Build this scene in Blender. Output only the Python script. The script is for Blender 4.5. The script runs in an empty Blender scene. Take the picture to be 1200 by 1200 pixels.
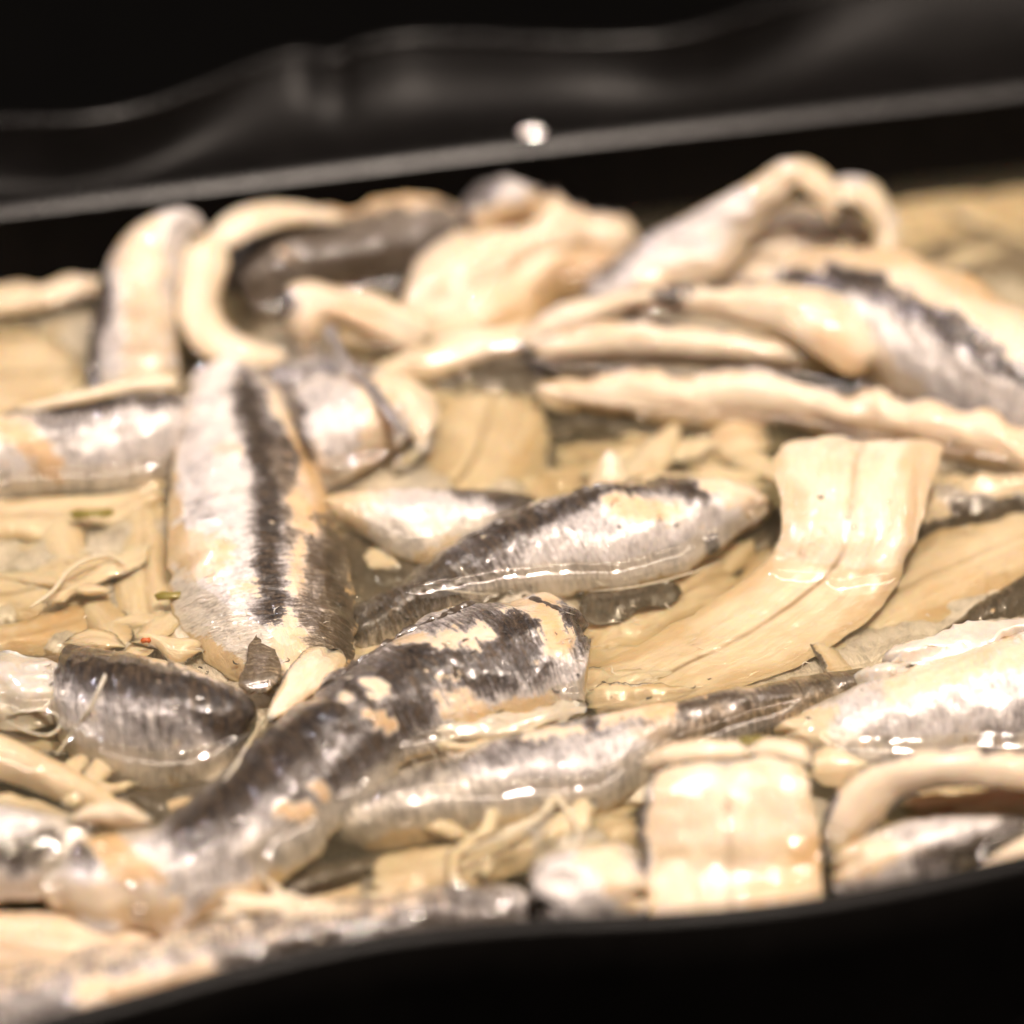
import bpy, math, random
import numpy as np
from mathutils import Vector
from mathutils.bvhtree import BVHTree

S = 0.01                      # everything below is laid out in centimetres, meshes are written in metres
sc = bpy.context.scene
col = sc.collection

# ------------------------------------------------------------------ camera
PITCH = math.radians(38.0)
DIST = 60.0
FPX = 4800.0                  # focal length in photograph pixels (1200 wide)
CAM = np.array([0.0, -DIST * math.cos(PITCH), DIST * math.sin(PITCH)])
RIGHT = np.array([1.0, 0.0, 0.0])
FWD = np.array([0.0, math.cos(PITCH), -math.sin(PITCH)])
UP = np.array([0.0, math.sin(PITCH), math.cos(PITCH)])

def at(px, py, z=0.0):
    d = FWD + RIGHT * ((px - 600.0) / FPX) - UP * ((py - 600.0) / FPX)
    t = (z - CAM[2]) / d[2]
    return CAM + d * t

def project(P):
    q = P - CAM
    dz = q @ FWD
    return 600 + FPX * (q @ RIGHT) / dz, 600 - FPX * (q @ UP) / dz

cd = bpy.data.cameras.new('camera')
cam = bpy.data.objects.new('camera', cd)
col.objects.link(cam)
cam.location = CAM * S
cam.rotation_euler = (math.pi / 2 - PITCH, 0, 0)
cd.sensor_width = 36.0
cd.lens = 144.0
cd.clip_start = 0.01
cd.clip_end = 20.0
cd.dof.use_dof = True
cd.dof.focus_distance = float((at(600, 738, 0.3) - CAM) @ FWD) * S
cd.dof.aperture_fstop = 5.4
sc.camera = cam

# ------------------------------------------------------------------ world and lamps
w = bpy.data.worlds.new('World')
sc.world = w
w.use_nodes = True
w.node_tree.nodes['Background'].inputs[0].default_value = (1.0, 0.86, 0.72, 1)
w.node_tree.nodes['Background'].inputs[1].default_value = 0.012
sc.view_settings.view_transform = 'Standard'
sc.view_settings.look = 'None'
sc.view_settings.exposure = 0.18
sc.view_settings.gamma = 1.0

def lamp(name, loc, target, size, power, color):
    ld = bpy.data.lights.new(name, 'AREA')
    ld.shape = 'DISK'
    ld.size = size
    ld.energy = power
    ld.color = color
    o = bpy.data.objects.new(name, ld)
    col.objects.link(o)
    o.location = loc
    o.rotation_euler = (Vector(target) - Vector(loc)).to_track_quat('-Z', 'Y').to_euler()
    return o
# halogen spots above the counter
lamp('spot_lamp', (0.12, -0.10, 0.70), (0, 0, 0), 0.034, 3.9, (1.0, 0.84, 0.715))
strip_ = lamp('strip_lamp', (0.05, -0.02, 0.55), (0, 0.01, 0), 0.03, 2.7, (1.0, 0.84, 0.725))
strip_.data.shape = 'RECTANGLE'; strip_.data.size = 0.9; strip_.data.size_y = 0.022
strip_.rotation_euler = (0, 0, 0)
lamp('spot_lamp', (-0.42, 0.22, 0.62), (0, 0, 0), 0.03, 1.6, (0.93, 0.90, 1.0))
lamp('fill_lamp', (0.25, 0.20, 0.90), (0, 0, 0), 0.6, 1.4, (1.0, 0.84, 0.71))  # large soft overhead fill, added to lift the shadows

sc.render.engine = 'CYCLES'
cy = sc.cycles
cy.use_denoising = True
cy.max_bounces = 7
cy.use_adaptive_sampling = True
cy.adaptive_threshold = 0.04
cy.volume_bounces = 1
cy.transparent_max_bounces = 24
cy.sample_clamp_indirect = 4.0
cy.caustics_reflective = False
cy.caustics_refractive = False

# ------------------------------------------------------------------ numpy noise
_rng = np.random.RandomState(7)
_T = _rng.rand(64, 64, 64)
def vnoise(x, y, z=0.0):
    x = np.asarray(x, float); y = np.asarray(y, float); z = np.asarray(z, float) + 0 * x
    xi = np.floor(x).astype(int); yi = np.floor(y).astype(int); zi = np.floor(z).astype(int)
    fx = x - xi; fy = y - yi; fz = z - zi
    fx = fx * fx * (3 - 2 * fx); fy = fy * fy * (3 - 2 * fy); fz = fz * fz * (3 - 2 * fz)
    def g(a, b, c): return _T[(xi + a) & 63, (yi + b) & 63, (zi + c) & 63]
    def l(a, b, t): return a + (b - a) * t
    r = l(l(l(g(0,0,0), g(1,0,0), fx), l(g(0,1,0), g(1,1,0), fx), fy),
          l(l(g(0,0,1), g(1,0,1), fx), l(g(0,1,1), g(1,1,1), fx), fy), fz)
    return r * 2 - 1
def fbm(x, y, z=0.0, o=3):
    a, s, f = 0, 1.0, 1.0
    for k in range(o):
        a = a + vnoise(x * f, y * f, z + 7.3 * k) * s
        s *= 0.5; f *= 2.03
    return a

# ------------------------------------------------------------------ node helpers
class NT:
    def __init__(self, name):
        self.m = bpy.data.materials.new(name); self.m.use_nodes = True
        self.t = self.m.node_tree; self.t.nodes.clear()
        self.out = self.t.nodes.new('ShaderNodeOutputMaterial')
    def n(self, typ, **kw):
        o = self.t.nodes.new(typ)
        for k, v in kw.items():
            setattr(o, k, v)
        return o
    def link(self, a, b): self.t.links.new(a, b)
    def put(self, sock, v):
        if isinstance(v, (int, float)): sock.default_value = v
        elif isinstance(v, tuple): sock.default_value = v if len(v) == 4 or sock.type == 'VECTOR' else (*v, 1)
        else: self.link(v, sock)
    def math(self, op, a, b=0.0, c=None, clamp=False):
        o = self.n('ShaderNodeMath', operation=op); o.use_clamp = clamp
        self.put(o.inputs[0], a); self.put(o.inputs[1], b)
        if c is not None: self.put(o.inputs[2], c)
        return o.outputs[0]
    def mix(self, f, a, b):
        o = self.n('ShaderNodeMix', data_type='RGBA')
        self.put(o.inputs[0], f); self.put(o.inputs[6], a); self.put(o.inputs[7], b)
        return o.outputs[2]
    def mixf(self, f, a, b):
        o = self.n('ShaderNodeMix', data_type='FLOAT')
        self.put(o.inputs[0], f); self.put(o.inputs[2], a); self.put(o.inputs[3], b)
        return o.outputs[0]
    def ramp(self, v, lo, hi):
        o = self.n('ShaderNodeMapRange', interpolation_type='SMOOTHSTEP')
        self.put(o.inputs[0], v); o.inputs[1].default_value = lo; o.inputs[2].default_value = hi
        return o.outputs[0]
    def attr(self, name):
        return self.n('ShaderNodeAttribute', attribute_name=name).outputs['Fac']
    def scale(self, vec, s):
        o = self.n('ShaderNodeMapping'); self.link(vec, o.inputs[0]); o.inputs[3].default_value = s
        return o.outputs[0]
    def noise(self, vec, s, scale=1.0, detail=3.0, rough=0.55, dist=0.0):
        o = self.n('ShaderNodeTexNoise'); self.link(self.scale(vec, s), o.inputs['Vector'])
        o.inputs['Scale'].default_value = scale; o.inputs['Detail'].default_value = detail
        o.inputs['Roughness'].default_value = rough; o.inputs['Distortion'].default_value = dist
        return o.outputs[0]

def fish_material():
    t = NT('anchovy')
    uv = t.n('ShaderNodeUVMap', uv_map='UVMap').outputs[0]       # u = cm along the fillet, v = cm across it
    sk, dk, wm = t.attr('sk'), t.attr('dk'), t.attr('wm')
    # --- masks with torn, ragged edges
    tear = t.noise(uv, (2.8, 4.6, 1), 1, 4, 0.68, 0.5)
    fine = t.noise(uv, (13, 22, 1), 1, 2, 0.65)
    across = t.noise(uv, (19, 2.4, 1), 1, 3, 0.66, 0.5)          # short lines running across the body
    grit = t.noise(uv, (38, 28, 1), 1, 1, 0.65)
    c_ = lambda x, k: t.math('MULTIPLY', t.math('SUBTRACT', x, 0.5), k)
    e = t.math('ADD', c_(tear, 1.5), t.math('ADD', c_(across, 1.5), c_(grit, 0.6)))
    torn = t.ramp(t.noise(uv, (1.3, 2.1, 1), 1, 4, 0.7, 0.8), 0.60, 0.70)
    skin = t.ramp(t.math('SUBTRACT', t.math('ADD', sk, e), t.math('MULTIPLY', torn, 0.55)), 0.38, 0.56)
    e2 = t.math('ADD', t.math('ADD', c_(fine, 0.45), c_(across, 1.15)), t.math('ADD', c_(tear, 0.45), c_(grit, 0.35)))
    gdk = t.math('ADD', dk, e2)
    dark = t.ramp(gdk, 0.42, 0.95)
    # --- flesh
    fib = t.noise(uv, (2.2, 15, 1), 1, 4, 0.6, 0.6)
    blot = t.noise(uv, (1.1, 1.6, 1), 1, 4, 0.55)
    flesh = t.mix(t.ramp(t.math('ADD', t.math('MULTIPLY', fib, 0.35), t.math('MULTIPLY', blot, 0.65)), 0.32, 0.68), (0.71, 0.56, 0.39), (0.87, 0.74, 0.575))
    gr = t.noise(uv, (0.8, 3.0, 1), 1, 4, 0.6, 1.0)
    flesh = t.mix(t.math('MULTIPLY', t.ramp(gr, 0.55, 0.80), 0.45), flesh, (0.52, 0.41, 0.27))
    flesh = t.mix(t.math('MULTIPLY', t.ramp(t.math('ADD', t.attr('ed'), c_(blot, 1.6)), 0.35, 1.15), 0.72), flesh, (0.56, 0.385, 0.20))  # edge tint: brown meat band, also painted-in edge shading
    wmask = t.ramp(t.math('ADD', wm, t.math('ADD', c_(tear, 1.2), c_(fine, 0.5))), 0.15, 1.1)
    flesh = t.mix(t.math('MULTIPLY', wmask, 0.7), flesh, (0.68, 0.41, 0.18))
    speck = t.ramp(t.noise(uv, (11, 8, 1), 1, 3, 0.6), 0.68, 0.75)
    flesh = t.mix(t.math('MULTIPLY', t.attr('sm'), 0.92), flesh, (0.30, 0.18, 0.075))
    flesh = t.mix(t.math('MULTIPLY', speck, 0.5), flesh, (0.22, 0.15, 0.09))
    # --- silver belly
    m1 = t.noise(uv, (3.2, 2.2, 1), 1, 5, 0.65)
    m2 = t.noise(uv, (26, 9, 1), 1, 2, 0.68)
    sv = t.math('ADD', t.math('MULTIPLY', m1, 0.55), t.math('ADD', t.math('MULTIPLY', m2, 0.3), t.math('MULTIPLY', across, 0.15)))
    silver = t.mix(t.ramp(sv, 0.34, 0.54), (0.43, 0.395, 0.38), (0.91, 0.83, 0.77))
    silver = t.mix(t.ramp(gdk, 0.06, 0.62), silver, t.mix(t.ramp(m2, 0.4, 0.62), (0.12, 0.106, 0.10), (0.35, 0.312, 0.30)))
    # --- dark back
    backc = t.mix(t.ramp(t.math('ADD', t.math('MULTIPLY', across, 0.6), t.math('MULTIPLY', fine, 0.4)), 0.42, 0.68), (0.014, 0.011, 0.010), (0.165, 0.118, 0.080))
    silver = t.mix(t.math('MULTIPLY', wmask, 0.7), silver, t.mix(t.ramp(gdk, 0.2, 0.6), (0.68, 0.48, 0.27), (0.20, 0.14, 0.07)))
    sc_ = t.mix(dark, silver, backc)
    base = t.mix(skin, flesh, sc_)
    # --- relief
    h = t.math('MULTIPLY', t.math('ADD', c_(m2, 1.0), c_(across, 1.5)), sk)
    h = t.math('ADD', h, t.math('MULTIPLY', t.math('ADD', c_(fib, 0.5), c_(fine, 0.35)), t.math('SUBTRACT', 1.0, sk)))
    bump = t.n('ShaderNodeBump'); bump.inputs['Strength'].default_value = 1.0
    bump.inputs['Distance'].default_value = 0.00034
    t.link(h, bump.inputs['Height'])
    wet = t.noise(uv, (7, 5, 1), 1, 3, 0.55)
    cb = t.n('ShaderNodeBump'); cb.inputs['Strength'].default_value = 1.0
    cb.inputs['Distance'].default_value = 0.00022
    t.link(t.math('ADD', t.math('MULTIPLY', m2, 0.16), wet), cb.inputs['Height'])
    p = t.n('ShaderNodeBsdfPrincipled')
    t.link(base, p.inputs['Base Color'])
    t.link(t.mixf(skin, 0.45, t.mixf(dark, 0.30, 0.36)), p.inputs['Roughness'])
    t.link(t.math('MULTIPLY', skin, t.mixf(dark, 0.20, 0.10)), p.inputs['Metallic'])
    t.link(t.mixf(skin, 0.4, t.mixf(dark, 0.75, 0.3)), p.inputs['Specular IOR Level'])
    t.link(t.mixf(skin, 0.45, 0.08), p.inputs['Subsurface Weight'])
    p.inputs['Subsurface Radius'].default_value = (1.0, 0.55, 0.22)
    p.inputs['Subsurface Scale'].default_value = 0.0022
    p.inputs['Coat Weight'].default_value = 1.0
    p.inputs['Coat Roughness'].default_value = 0.045
    p.inputs['Coat IOR'].default_value = 1.4
    t.link(bump.outputs[0], p.inputs['Normal']); t.link(cb.outputs[0], p.inputs['Coat Normal'])
    t.link(p.outputs[0], t.out.inputs[0])
    return t.m

def plastic_material(name='black_plastic', rough=0.36, spec=0.032):
    t = NT(name)
    g = t.n('ShaderNodeTexCoord').outputs['Object']
    nz = t.noise(g, (100, 100, 100), 1.2, 4, 0.6)
    f = t.noise(g, (100, 100, 100), 30, 2, 0.6)
    p = t.n('ShaderNodeBsdfPrincipled')
    t.link(t.mix(nz, (0.003, 0.0028, 0.0026), (0.008, 0.007, 0.0066)), p.inputs['Base Color'])
    t.link(t.math('ADD', t.math('MULTIPLY', nz, 0.15), rough), p.inputs['Roughness'])
    p.inputs['Specular IOR Level'].default_value = spec
    b = t.n('ShaderNodeBump'); b.inputs['Strength'].default_value = 0.3; b.inputs['Distance'].default_value = 0.0001
    t.link(f, b.inputs['Height']); t.link(b.outputs[0], p.inputs['Normal'])
    t.link(p.outputs[0], t.out.inputs[0])
    return t.m

def counter_material():
    t = NT('dark_counter')
    g = t.n('ShaderNodeTexCoord').outputs['Object']
    nz = t.noise(g, (100, 100, 100), 0.4, 4, 0.6)
    p = t.n('ShaderNodeBsdfPrincipled')
    t.link(t.mix(nz, (0.0008, 0.0008, 0.0008), (0.002, 0.0018, 0.0016)), p.inputs['Base Color'])
    p.inputs['Roughness'].default_value = 0.6
    p.inputs['Specular IOR Level'].default_value = 0.04
    t.link(p.outputs[0], t.out.inputs[0])
    return t.m

def clear_material(name, tint, absorb=None, f0=0.055, bs=0.05):
    """clear film: see-through with a Fresnel-weighted mirror on top; colour comes from the depth of liquid"""
    t = NT(name)
    lw = t.n('ShaderNodeLayerWeight'); lw.inputs[0].default_value = 0.5
    g = t.n('ShaderNodeTexCoord').outputs['Object']
    nz = t.noise(g, (100, 100, 100), 1.6, 3, 0.5)
    b = t.n('ShaderNodeBump'); b.inputs['Strength'].default_value = bs; b.inputs['Distance'].default_value = 0.0005
    t.link(nz, b.inputs['Height'])
    f = t.math('ADD', t.math('MULTIPLY', t.math('POWER', lw.outputs['Facing'], 5.0), 0.9), f0, clamp=True)
    tr = t.n('ShaderNodeBsdfTransparent'); tr.inputs[0].default_value = (*tint, 1)
    gl = t.n('ShaderNodeBsdfGlossy'); gl.inputs['Roughness'].default_value = 0.03
    t.link(b.outputs[0], gl.inputs['Normal'])
    mx = t.n('ShaderNodeMixShader')
    t.link(f, mx.inputs[0]); t.link(tr.outputs[0], mx.inputs[1]); t.link(gl.outputs[0], mx.inputs[2])
    t.link(mx.outputs[0], t.out.inputs[0])
    if absorb:
        v = t.n('ShaderNodeVolumeAbsorption'); v.inputs[0].default_value = (*absorb[0], 1); v.inputs[1].default_value = absorb[1]
        q = t.n('ShaderNodeVolumeScatter'); q.inputs[0].default_value = (1.0, 0.95, 0.80, 1); q.inputs[1].default_value = absorb[2]
        a = t.n('ShaderNodeAddShader'); t.link(v.outputs[0], a.inputs[0]); t.link(q.outputs[0], a.inputs[1])
        t.link(a.outputs[0], t.out.inputs[1])
    return t.m

def simple_material(name, c1, c2, rough, sss=0.3, coat=0.6, scale=3.0):
    t = NT(name)
    g = t.n('ShaderNodeTexCoord').outputs['Object']
    nz = t.noise(g, (100, 100, 100), scale, 4, 0.6)
    p = t.n('ShaderNodeBsdfPrincipled')
    t.link(t.mix(nz, c1, c2), p.inputs['Base Color'])
    p.inputs['Roughness'].default_value = rough
    p.inputs['Subsurface Weight'].default_value = sss
    p.inputs['Subsurface Radius'].default_value = (1, 0.6, 0.3); p.inputs['Subsurface Scale'].default_value = 0.0015
    p.inputs['Coat Weight'].default_value = coat; p.inputs['Coat Roughness'].default_value = 0.06
    b = t.n('ShaderNodeBump'); b.inputs['Strength'].default_value = 0.6; b.inputs['Distance'].default_value = 0.0004
    t.link(nz, b.inputs['Height']); t.link(b.outputs[0], p.inputs['Normal'])
    t.link(p.outputs[0], t.out.inputs[0])
    return t.m

FISH = fish_material()
PLASTIC = plastic_material()
SATIN = plastic_material('satin_black_plastic', 0.26, 0.075)
GLOSS = plastic_material('glossy_black_plastic', 0.20, 0.24)
COUNTER = counter_material()
LIQUID = clear_material('marinade', (0.99, 0.975, 0.93), ((0.77, 0.73, 0.55), 110.0, 20.0))
CLEAR = clear_material('bubble_film', (0.985, 0.98, 0.97), None, 0.14, 0.0)
THREAD = simple_material('membrane', (0.70, 0.58, 0.42), (0.86, 0.78, 0.66), 0.3)
GEL = simple_material('gelatinous_tissue', (0.50, 0.44, 0.37), (0.80, 0.73, 0.63), 0.28, 0.6, 1.0, 5.0)
HERB = simple_material('herb', (0.20, 0.17, 0.03), (0.34, 0.28, 0.06), 0.4, 0.2, 0.6)
RIDGE = simple_material('crumpled_dark_skin', (0.012, 0.010, 0.010), (0.16, 0.12, 0.085), 0.3, 0.0, 1.0, 9.0)
PEPPER = simple_material('chilli', (0.55, 0.10, 0.03), (0.75, 0.20, 0.06), 0.4, 0.2, 0.6)

# ------------------------------------------------------------------ mesh helpers
def link(o, parent=None, label=None, cat=None, group=None, kind=None):
    col.objects.link(o)
    if parent: o.parent = parent
    if label: o['label'] = label
    if cat: o['category'] = cat
    if group: o['group'] = group
    if kind: o['kind'] = kind
    return o

def mesh_from(name, V, F, mat, attrs=None, uv=None, origin=None):
    V = np.asarray(V, float)
    if origin is None: origin = V.mean(0)
    me = bpy.data.meshes.new(name)
    me.from_pydata(((V - origin) * S).tolist(), [], F if isinstance(F, list) else F.tolist())
    me.polygons.foreach_set('use_smooth', [True] * len(me.polygons))
    if attrs:
        for k, a in attrs.items():
            at_ = me.attributes.new(k, 'FLOAT', 'POINT'); at_.data.foreach_set('value', np.asarray(a, np.float32))
    if uv is not None:
        l = me.uv_layers.new(name='UVMap')
        idx = np.empty(len(me.loops), int); me.loops.foreach_get('vertex_index', idx)
        l.data.foreach_set('uv', uv[idx].astype(np.float32).ravel())
    me.materials.append(mat)
    o = bpy.data.objects.new(name, me)
    o.location = origin * S
    return o

def catmull(P, n):
    P = np.asarray(P, float)
    if len(P) == 2: P = np.array([P[0], (P[0] + P[1]) / 2, P[1]])
    C = P[:, :3] * 0.5 + P[:, 3:6] * 0.5 if P.shape[1] >= 6 else P[:, :3]
    s = np.concatenate([[0], np.cumsum(np.linalg.norm(np.diff(C, axis=0), axis=1) + 1e-6)])
    s /= s[-1]
    Q = np.vstack([2 * P[0] - P[1], P, 2 * P[-1] - P[-2]])
    ss = np.concatenate([[2 * s[0] - s[1]], s, [2 * s[-1] - s[-2]]])
    out = []
    for t in np.linspace(0, 1, n):
        i = min(max(np.searchsorted(s, t, side='right') - 1, 0), len(P) - 2)
        p0, p1, p2, p3 = Q[i:i + 4]; t0, t1, t2, t3 = ss[i:i + 4]
        m1 = (p2 - p0) / (t2 - t0); m2 = (p3 - p1) / (t3 - t1)
        h = t2 - t1; x = (t - t1) / h
        out.append((2*x**3 - 3*x**2 + 1) * p1 + (x**3 - 2*x**2 + x) * h * m1 + (-2*x**3 + 3*x**2) * p2 + (x**3 - x**2) * h * m2)
    return np.array(out)

def poly_dist(x, y, pl):
    d = np.full(x.shape, 1e9)
    if len(pl) == 1: pl = pl * 2
    for (ax, ay), (bx, by) in zip(pl[:-1], pl[1:]):
        vx, vy = bx - ax, by - ay
        L2 = vx * vx + vy * vy + 1e-9
        t = np.clip(((x - ax) * vx + (y - ay) * vy) / L2, 0, 1)
        d = np.minimum(d, np.hypot(x - ax - t * vx, y - ay - t * vy))
    return d

def sstep(x): x = np.clip(x, 0, 1); return x * x * (3 - 2 * x)

ALLV, ALLF, NV = [], [], 0       # everything solid in the tray, for the liquid's contact lines

def strip_arrays(st, mode, seed, thick=0.22, rag=0.05, rough=1.0, seam=None, res=0.055, cap=0.24, power=2.3, paint=(), fold=0.0, worldspace=False, dz=0.0, skin_edge=0.85):
    rows = []
    for s in st:
        if worldspace: rows.append(s)
        else:
            xl, yl, zl, xr, yr, zr, b = s
            rows.append([*at(xl, yl, zl + dz), *at(xr, yr, zr + dz), b])
    rows = np.array(rows, float)
    C = (rows[:, :3] + rows[:, 3:6]) / 2
    length = np.linalg.norm(np.diff(C, axis=0), axis=1).sum()
    width = np.linalg.norm(rows[:, 3:6] - rows[:, :3], axis=1).mean()
    nu = int(max(12, length / res)); nv = int(max(9, width / res * 1.15))
    if mode == 'flesh': rows[:, 6] *= 0.8; thick = thick * 0.65
    R = catmull(rows, nu)
    L, Rr, b = R[:, :3], R[:, 3:6], np.maximum(R[:, 6], 0.01)
    C = (L + Rr) / 2; W = (Rr - L) / 2
    T = np.gradient(C, axis=0)
    N = np.cross(T, W); N /= np.linalg.norm(N, axis=1)[:, None] + 1e-9
    if (N @ np.array([0, -0.45, 1.0])).mean() < 0: N = -N
    hw = np.linalg.norm(W, axis=1)
    u = np.concatenate([[0], np.cumsum(np.linalg.norm(np.diff(C, axis=0), axis=1))])
    # rounded ends
    e0 = np.clip(u / cap, 0, 1); e1 = np.clip((u[-1] - u) / cap, 0, 1)
    end = np.sqrt(np.clip(1 - (1 - np.minimum(e0, e1)) ** 2, 0, 1)) * 0.97 + 0.03
    nv += 1 - nv % 2
    vt = np.sin(np.linspace(-1, 1, nv) * math.pi / 2 * 0.93) / math.sin(math.pi / 2 * 0.93)
    U = u[:, None]; Vv = vt[None, :]
    # ragged edges
    rl = rag * 1.5 * fbm(U[:, 0] * 2.3, U[:, 0] * 0 + seed * 3.1, seed, 5)
    rr = rag * 1.5 * fbm(U[:, 0] * 2.3, U[:, 0] * 0 + seed * 5.7 + 9, seed, 5)
    Wn = W / (hw[:, None] + 1e-9)
    hL = (hw + rl) * (0.5 + 0.5 * end); hR = (hw + rr) * (0.5 + 0.5 * end)
    off = np.where(Vv < 0, Vv * hL[:, None], Vv * hR[:, None])
    prof = (1 - np.abs(Vv) ** power)
    if seam is None: seam = 0.0 if mode == 'skin' else 0.55
    if seam:
        prof = prof * (1 - seam * (0.5 * np.exp(-(Vv / 0.22) ** 2) + 0.5 * np.exp(-(Vv * hw[:, None] / 0.05) ** 2))) 
    vcm = Vv * hw[:, None]
    dn = (0.05 if mode == 'flesh' else 0.07) * fbm(U * 0.9 + seed, vcm * 1.2, seed * 1.3, 3) + (0.016 if mode == 'flesh' else 0.03) * fbm(U * 3.6 + seed, vcm * 4.4, seed * 2.3, 4)
    rg = 1 - np.abs(vnoise(U * 0.8 + seed * 3, vcm * 2.6 + seed, seed * 3.1))
    dn = dn - (0.035 if mode == 'flesh' else 0.03) * rg ** 6
    if mode == 'skin':
        dn = dn + 0.020 * vnoise(U * 9, vcm * 1.6 + seed, seed) 
    dn = dn * rough * np.minimum(1, (1.05 - np.abs(Vv) ** 4))
    lengthwise = rough * 0.016 * fbm(U * 0.5, vcm * 7 + seed * 2, seed * 0.7, 2) if mode != 'skin' else 0
    top = C[:, None, :] + Wn[:, None, :] * off[..., None] + N[:, None, :] * ((b[:, None] * prof * end[:, None] + (dn + lengthwise) * end[:, None])[..., None])
    vb = vt[1:-1][::-1]; Vb = vb[None, :]
    offb = np.where(Vb < 0, Vb * hL[:, None], Vb * hR[:, None])
    jag = 0.16 * fbm(vt * 3.1 + seed, 0 * vt + seed * 1.7, seed, 4) * min(1.0, rag / 0.04)
    sgn = np.where(u < u[-1] / 2, -1.0, 1.0); Tn = T / (np.linalg.norm(T, axis=1)[:, None] + 1e-9)
    near = np.clip(1 - np.minimum(u, u[-1] - u) / 0.5, 0, 1)
    top = top + Tn[:, None, :] * (near * sgn)[:, None, None] * jag[None, :, None]
    bot = C[:, None, :] + Wn[:, None, :] * offb[..., None] - N[:, None, :] * ((thick * np.sqrt(np.clip(1 - Vb ** 2, 0, 1)) * end[:, None])[..., None])
    ring = np.concatenate([top, bot], axis=1)
    k = ring.shape[1]
    jb = np.interp(vb, vt, jag); ring[:, nv:] += Tn[:, None, :] * (near * sgn)[:, None, None] * jb[None, :, None]
    P = ring.reshape(-1, 3)
    i = np.arange(nu - 1)[:, None]; j = np.arange(k)[None, :]
    a = i * k + j; b2 = i * k + (j + 1) % k
    F = np.stack([a, b2, b2 + k, a + k], -1).reshape(-1, 4)
    Vall = np.concatenate([vt, vb]); topf = np.concatenate([np.ones(nv), np.zeros(k - nv)])
    uu = np.repeat(u, k); va = np.tile(Vall, nu) * np.repeat(hw, k); vn = np.tile(Vall, nu); tf = np.tile(topf, nu)
    uv = np.stack([uu + seed * 3.7, va + np.where(tf > 0, 0, 5) + seed * 1.9], -1)
    px, py = project(P)
    sk = np.where(tf > 0, 1.0, 0.0) if mode == 'skin' else np.where(tf > 0, 0.0, 1.0)
    if mode == 'skin': sk = sk * sstep((1.02 - np.abs(vn)) / 0.10)
    if mode == 'flesh': sk = sk * 0.8
    avn = np.abs(vn)
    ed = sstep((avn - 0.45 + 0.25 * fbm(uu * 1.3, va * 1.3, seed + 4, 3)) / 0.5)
    if mode == 'flesh':
        side = 1.0 if math.sin(seed * 12.9) > 0 else -1.0
        sk = np.maximum(sk, skin_edge * sstep((vn * side - 0.87 + 0.07 * fbm(uu * 1.6, 0 * uu, seed + 8, 3)) / 0.09) * (tf > 0))
    dk = np.where((tf < 1) & (mode == 'flesh'), 0.45, 0.0); wm = np.zeros(len(P))
    if mode == 'flesh': dk = np.maximum(dk, 0.9 * skin_edge * sstep((vn * side - 0.85) / 0.1) * (tf > 0))
    px2 = px + 8 * fbm(px * 0.04, py * 0.05, seed + 3, 2) + 5 * fbm(px * .13, py * .13, seed + 5, 3); py2 = py + 7 * fbm(px * 0.05, py * 0.05, seed + 11, 2) + 5 * fbm(px * .13, py * .13, seed + 15, 3)
    for it in paint:
        kind, pl, h = it[:3]; st_ = it[3] if len(it) > 3 else 1.0
        d = poly_dist(px2, py2, pl)
        soft = 11.0 if h < 10 else max(30.0, h * 1.9) if kind == 'dark' else max(24.0, h * 1.1)
        if soft * 0.5 > h: h = soft * 0.5 + (h - soft * 0.5) * 0.45
        a = sstep((h + soft * 0.5 - d) / soft) * st_
        if kind == 'dark': dk = np.maximum(dk, a); sk = np.maximum(sk, a * (tf > 0) if mode == 'skin' else a)
        elif kind == 'flesh': sk = sk * (1 - a); dk = dk * (1 - a)
        elif kind == 'warm': wm = np.maximum(wm, a)
        elif kind == 'orange': wm = np.maximum(wm, a); sk = sk * (1 - a); dk = dk * (1 - a)
        elif kind == 'silver': sk = np.maximum(sk, a); dk = dk * (1 - a)
    caps = [list(range(k))[::-1], list(range((nu - 1) * k, nu * k))]
    sm = np.where((tf > 0) & (mode == 'flesh'), np.exp(-((va + 0.03 * fbm(uu * 1.5, 0 * uu, seed)) / 0.035) ** 2), 0.0) * min(1.0, seam * 4) * (0.45 + 0.55 * sstep(0.5 + fbm(uu * 1.1, 0 * uu, seed + 2)))
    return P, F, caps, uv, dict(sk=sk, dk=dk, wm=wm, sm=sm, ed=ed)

def fillet(name, label, strips, group=None, cat='fillet', contact=True, mat=None, parent=None, **kw):
    """one fillet as one closed mesh; strips = list of (mode, stations, options)"""
    global NV
    parts = []
    for idx, (mode, st, opt) in enumerate(strips):
        o = dict(kw); o.update(opt)
        seed = o.pop('seed', (abs(hash_(label)) % 97) + idx * 3.3)
        P, F, caps, uv, at_ = strip_arrays(st, mode, seed, **o)
        parts.append((P, F.tolist() + [list(c) for c in caps], uv, at_))
        if contact:
            ALLV.append(P); ALLF.extend((F + NV).tolist()); NV += len(P)
    if parent is not None or len(parts) == 1:
        P, F, uv, at_ = parts[0]
        o = mesh_from(name, P, F, mat or FISH, at_, uv)
        if parent is not None:
            o.location = o.location - parent.location
            return link(o, parent, label)
        return link(o, None, label, cat, group)
    base = np.vstack([p[0] for p in parts]).mean(0)
    root = bpy.data.objects.new(name, None); root.location = base * S; root.empty_display_size = .005
    link(root, None, label, cat, group)
    for P, F, uv, at_ in parts:
        o = mesh_from('lobe', P, F, mat or FISH, at_, uv)
        o.location = o.location - root.location
        link(o, root)
    return root

def hash_(s):
    h = 7
    for c in s: h = (h * 31 + ord(c)) % 100003
    return h

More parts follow.
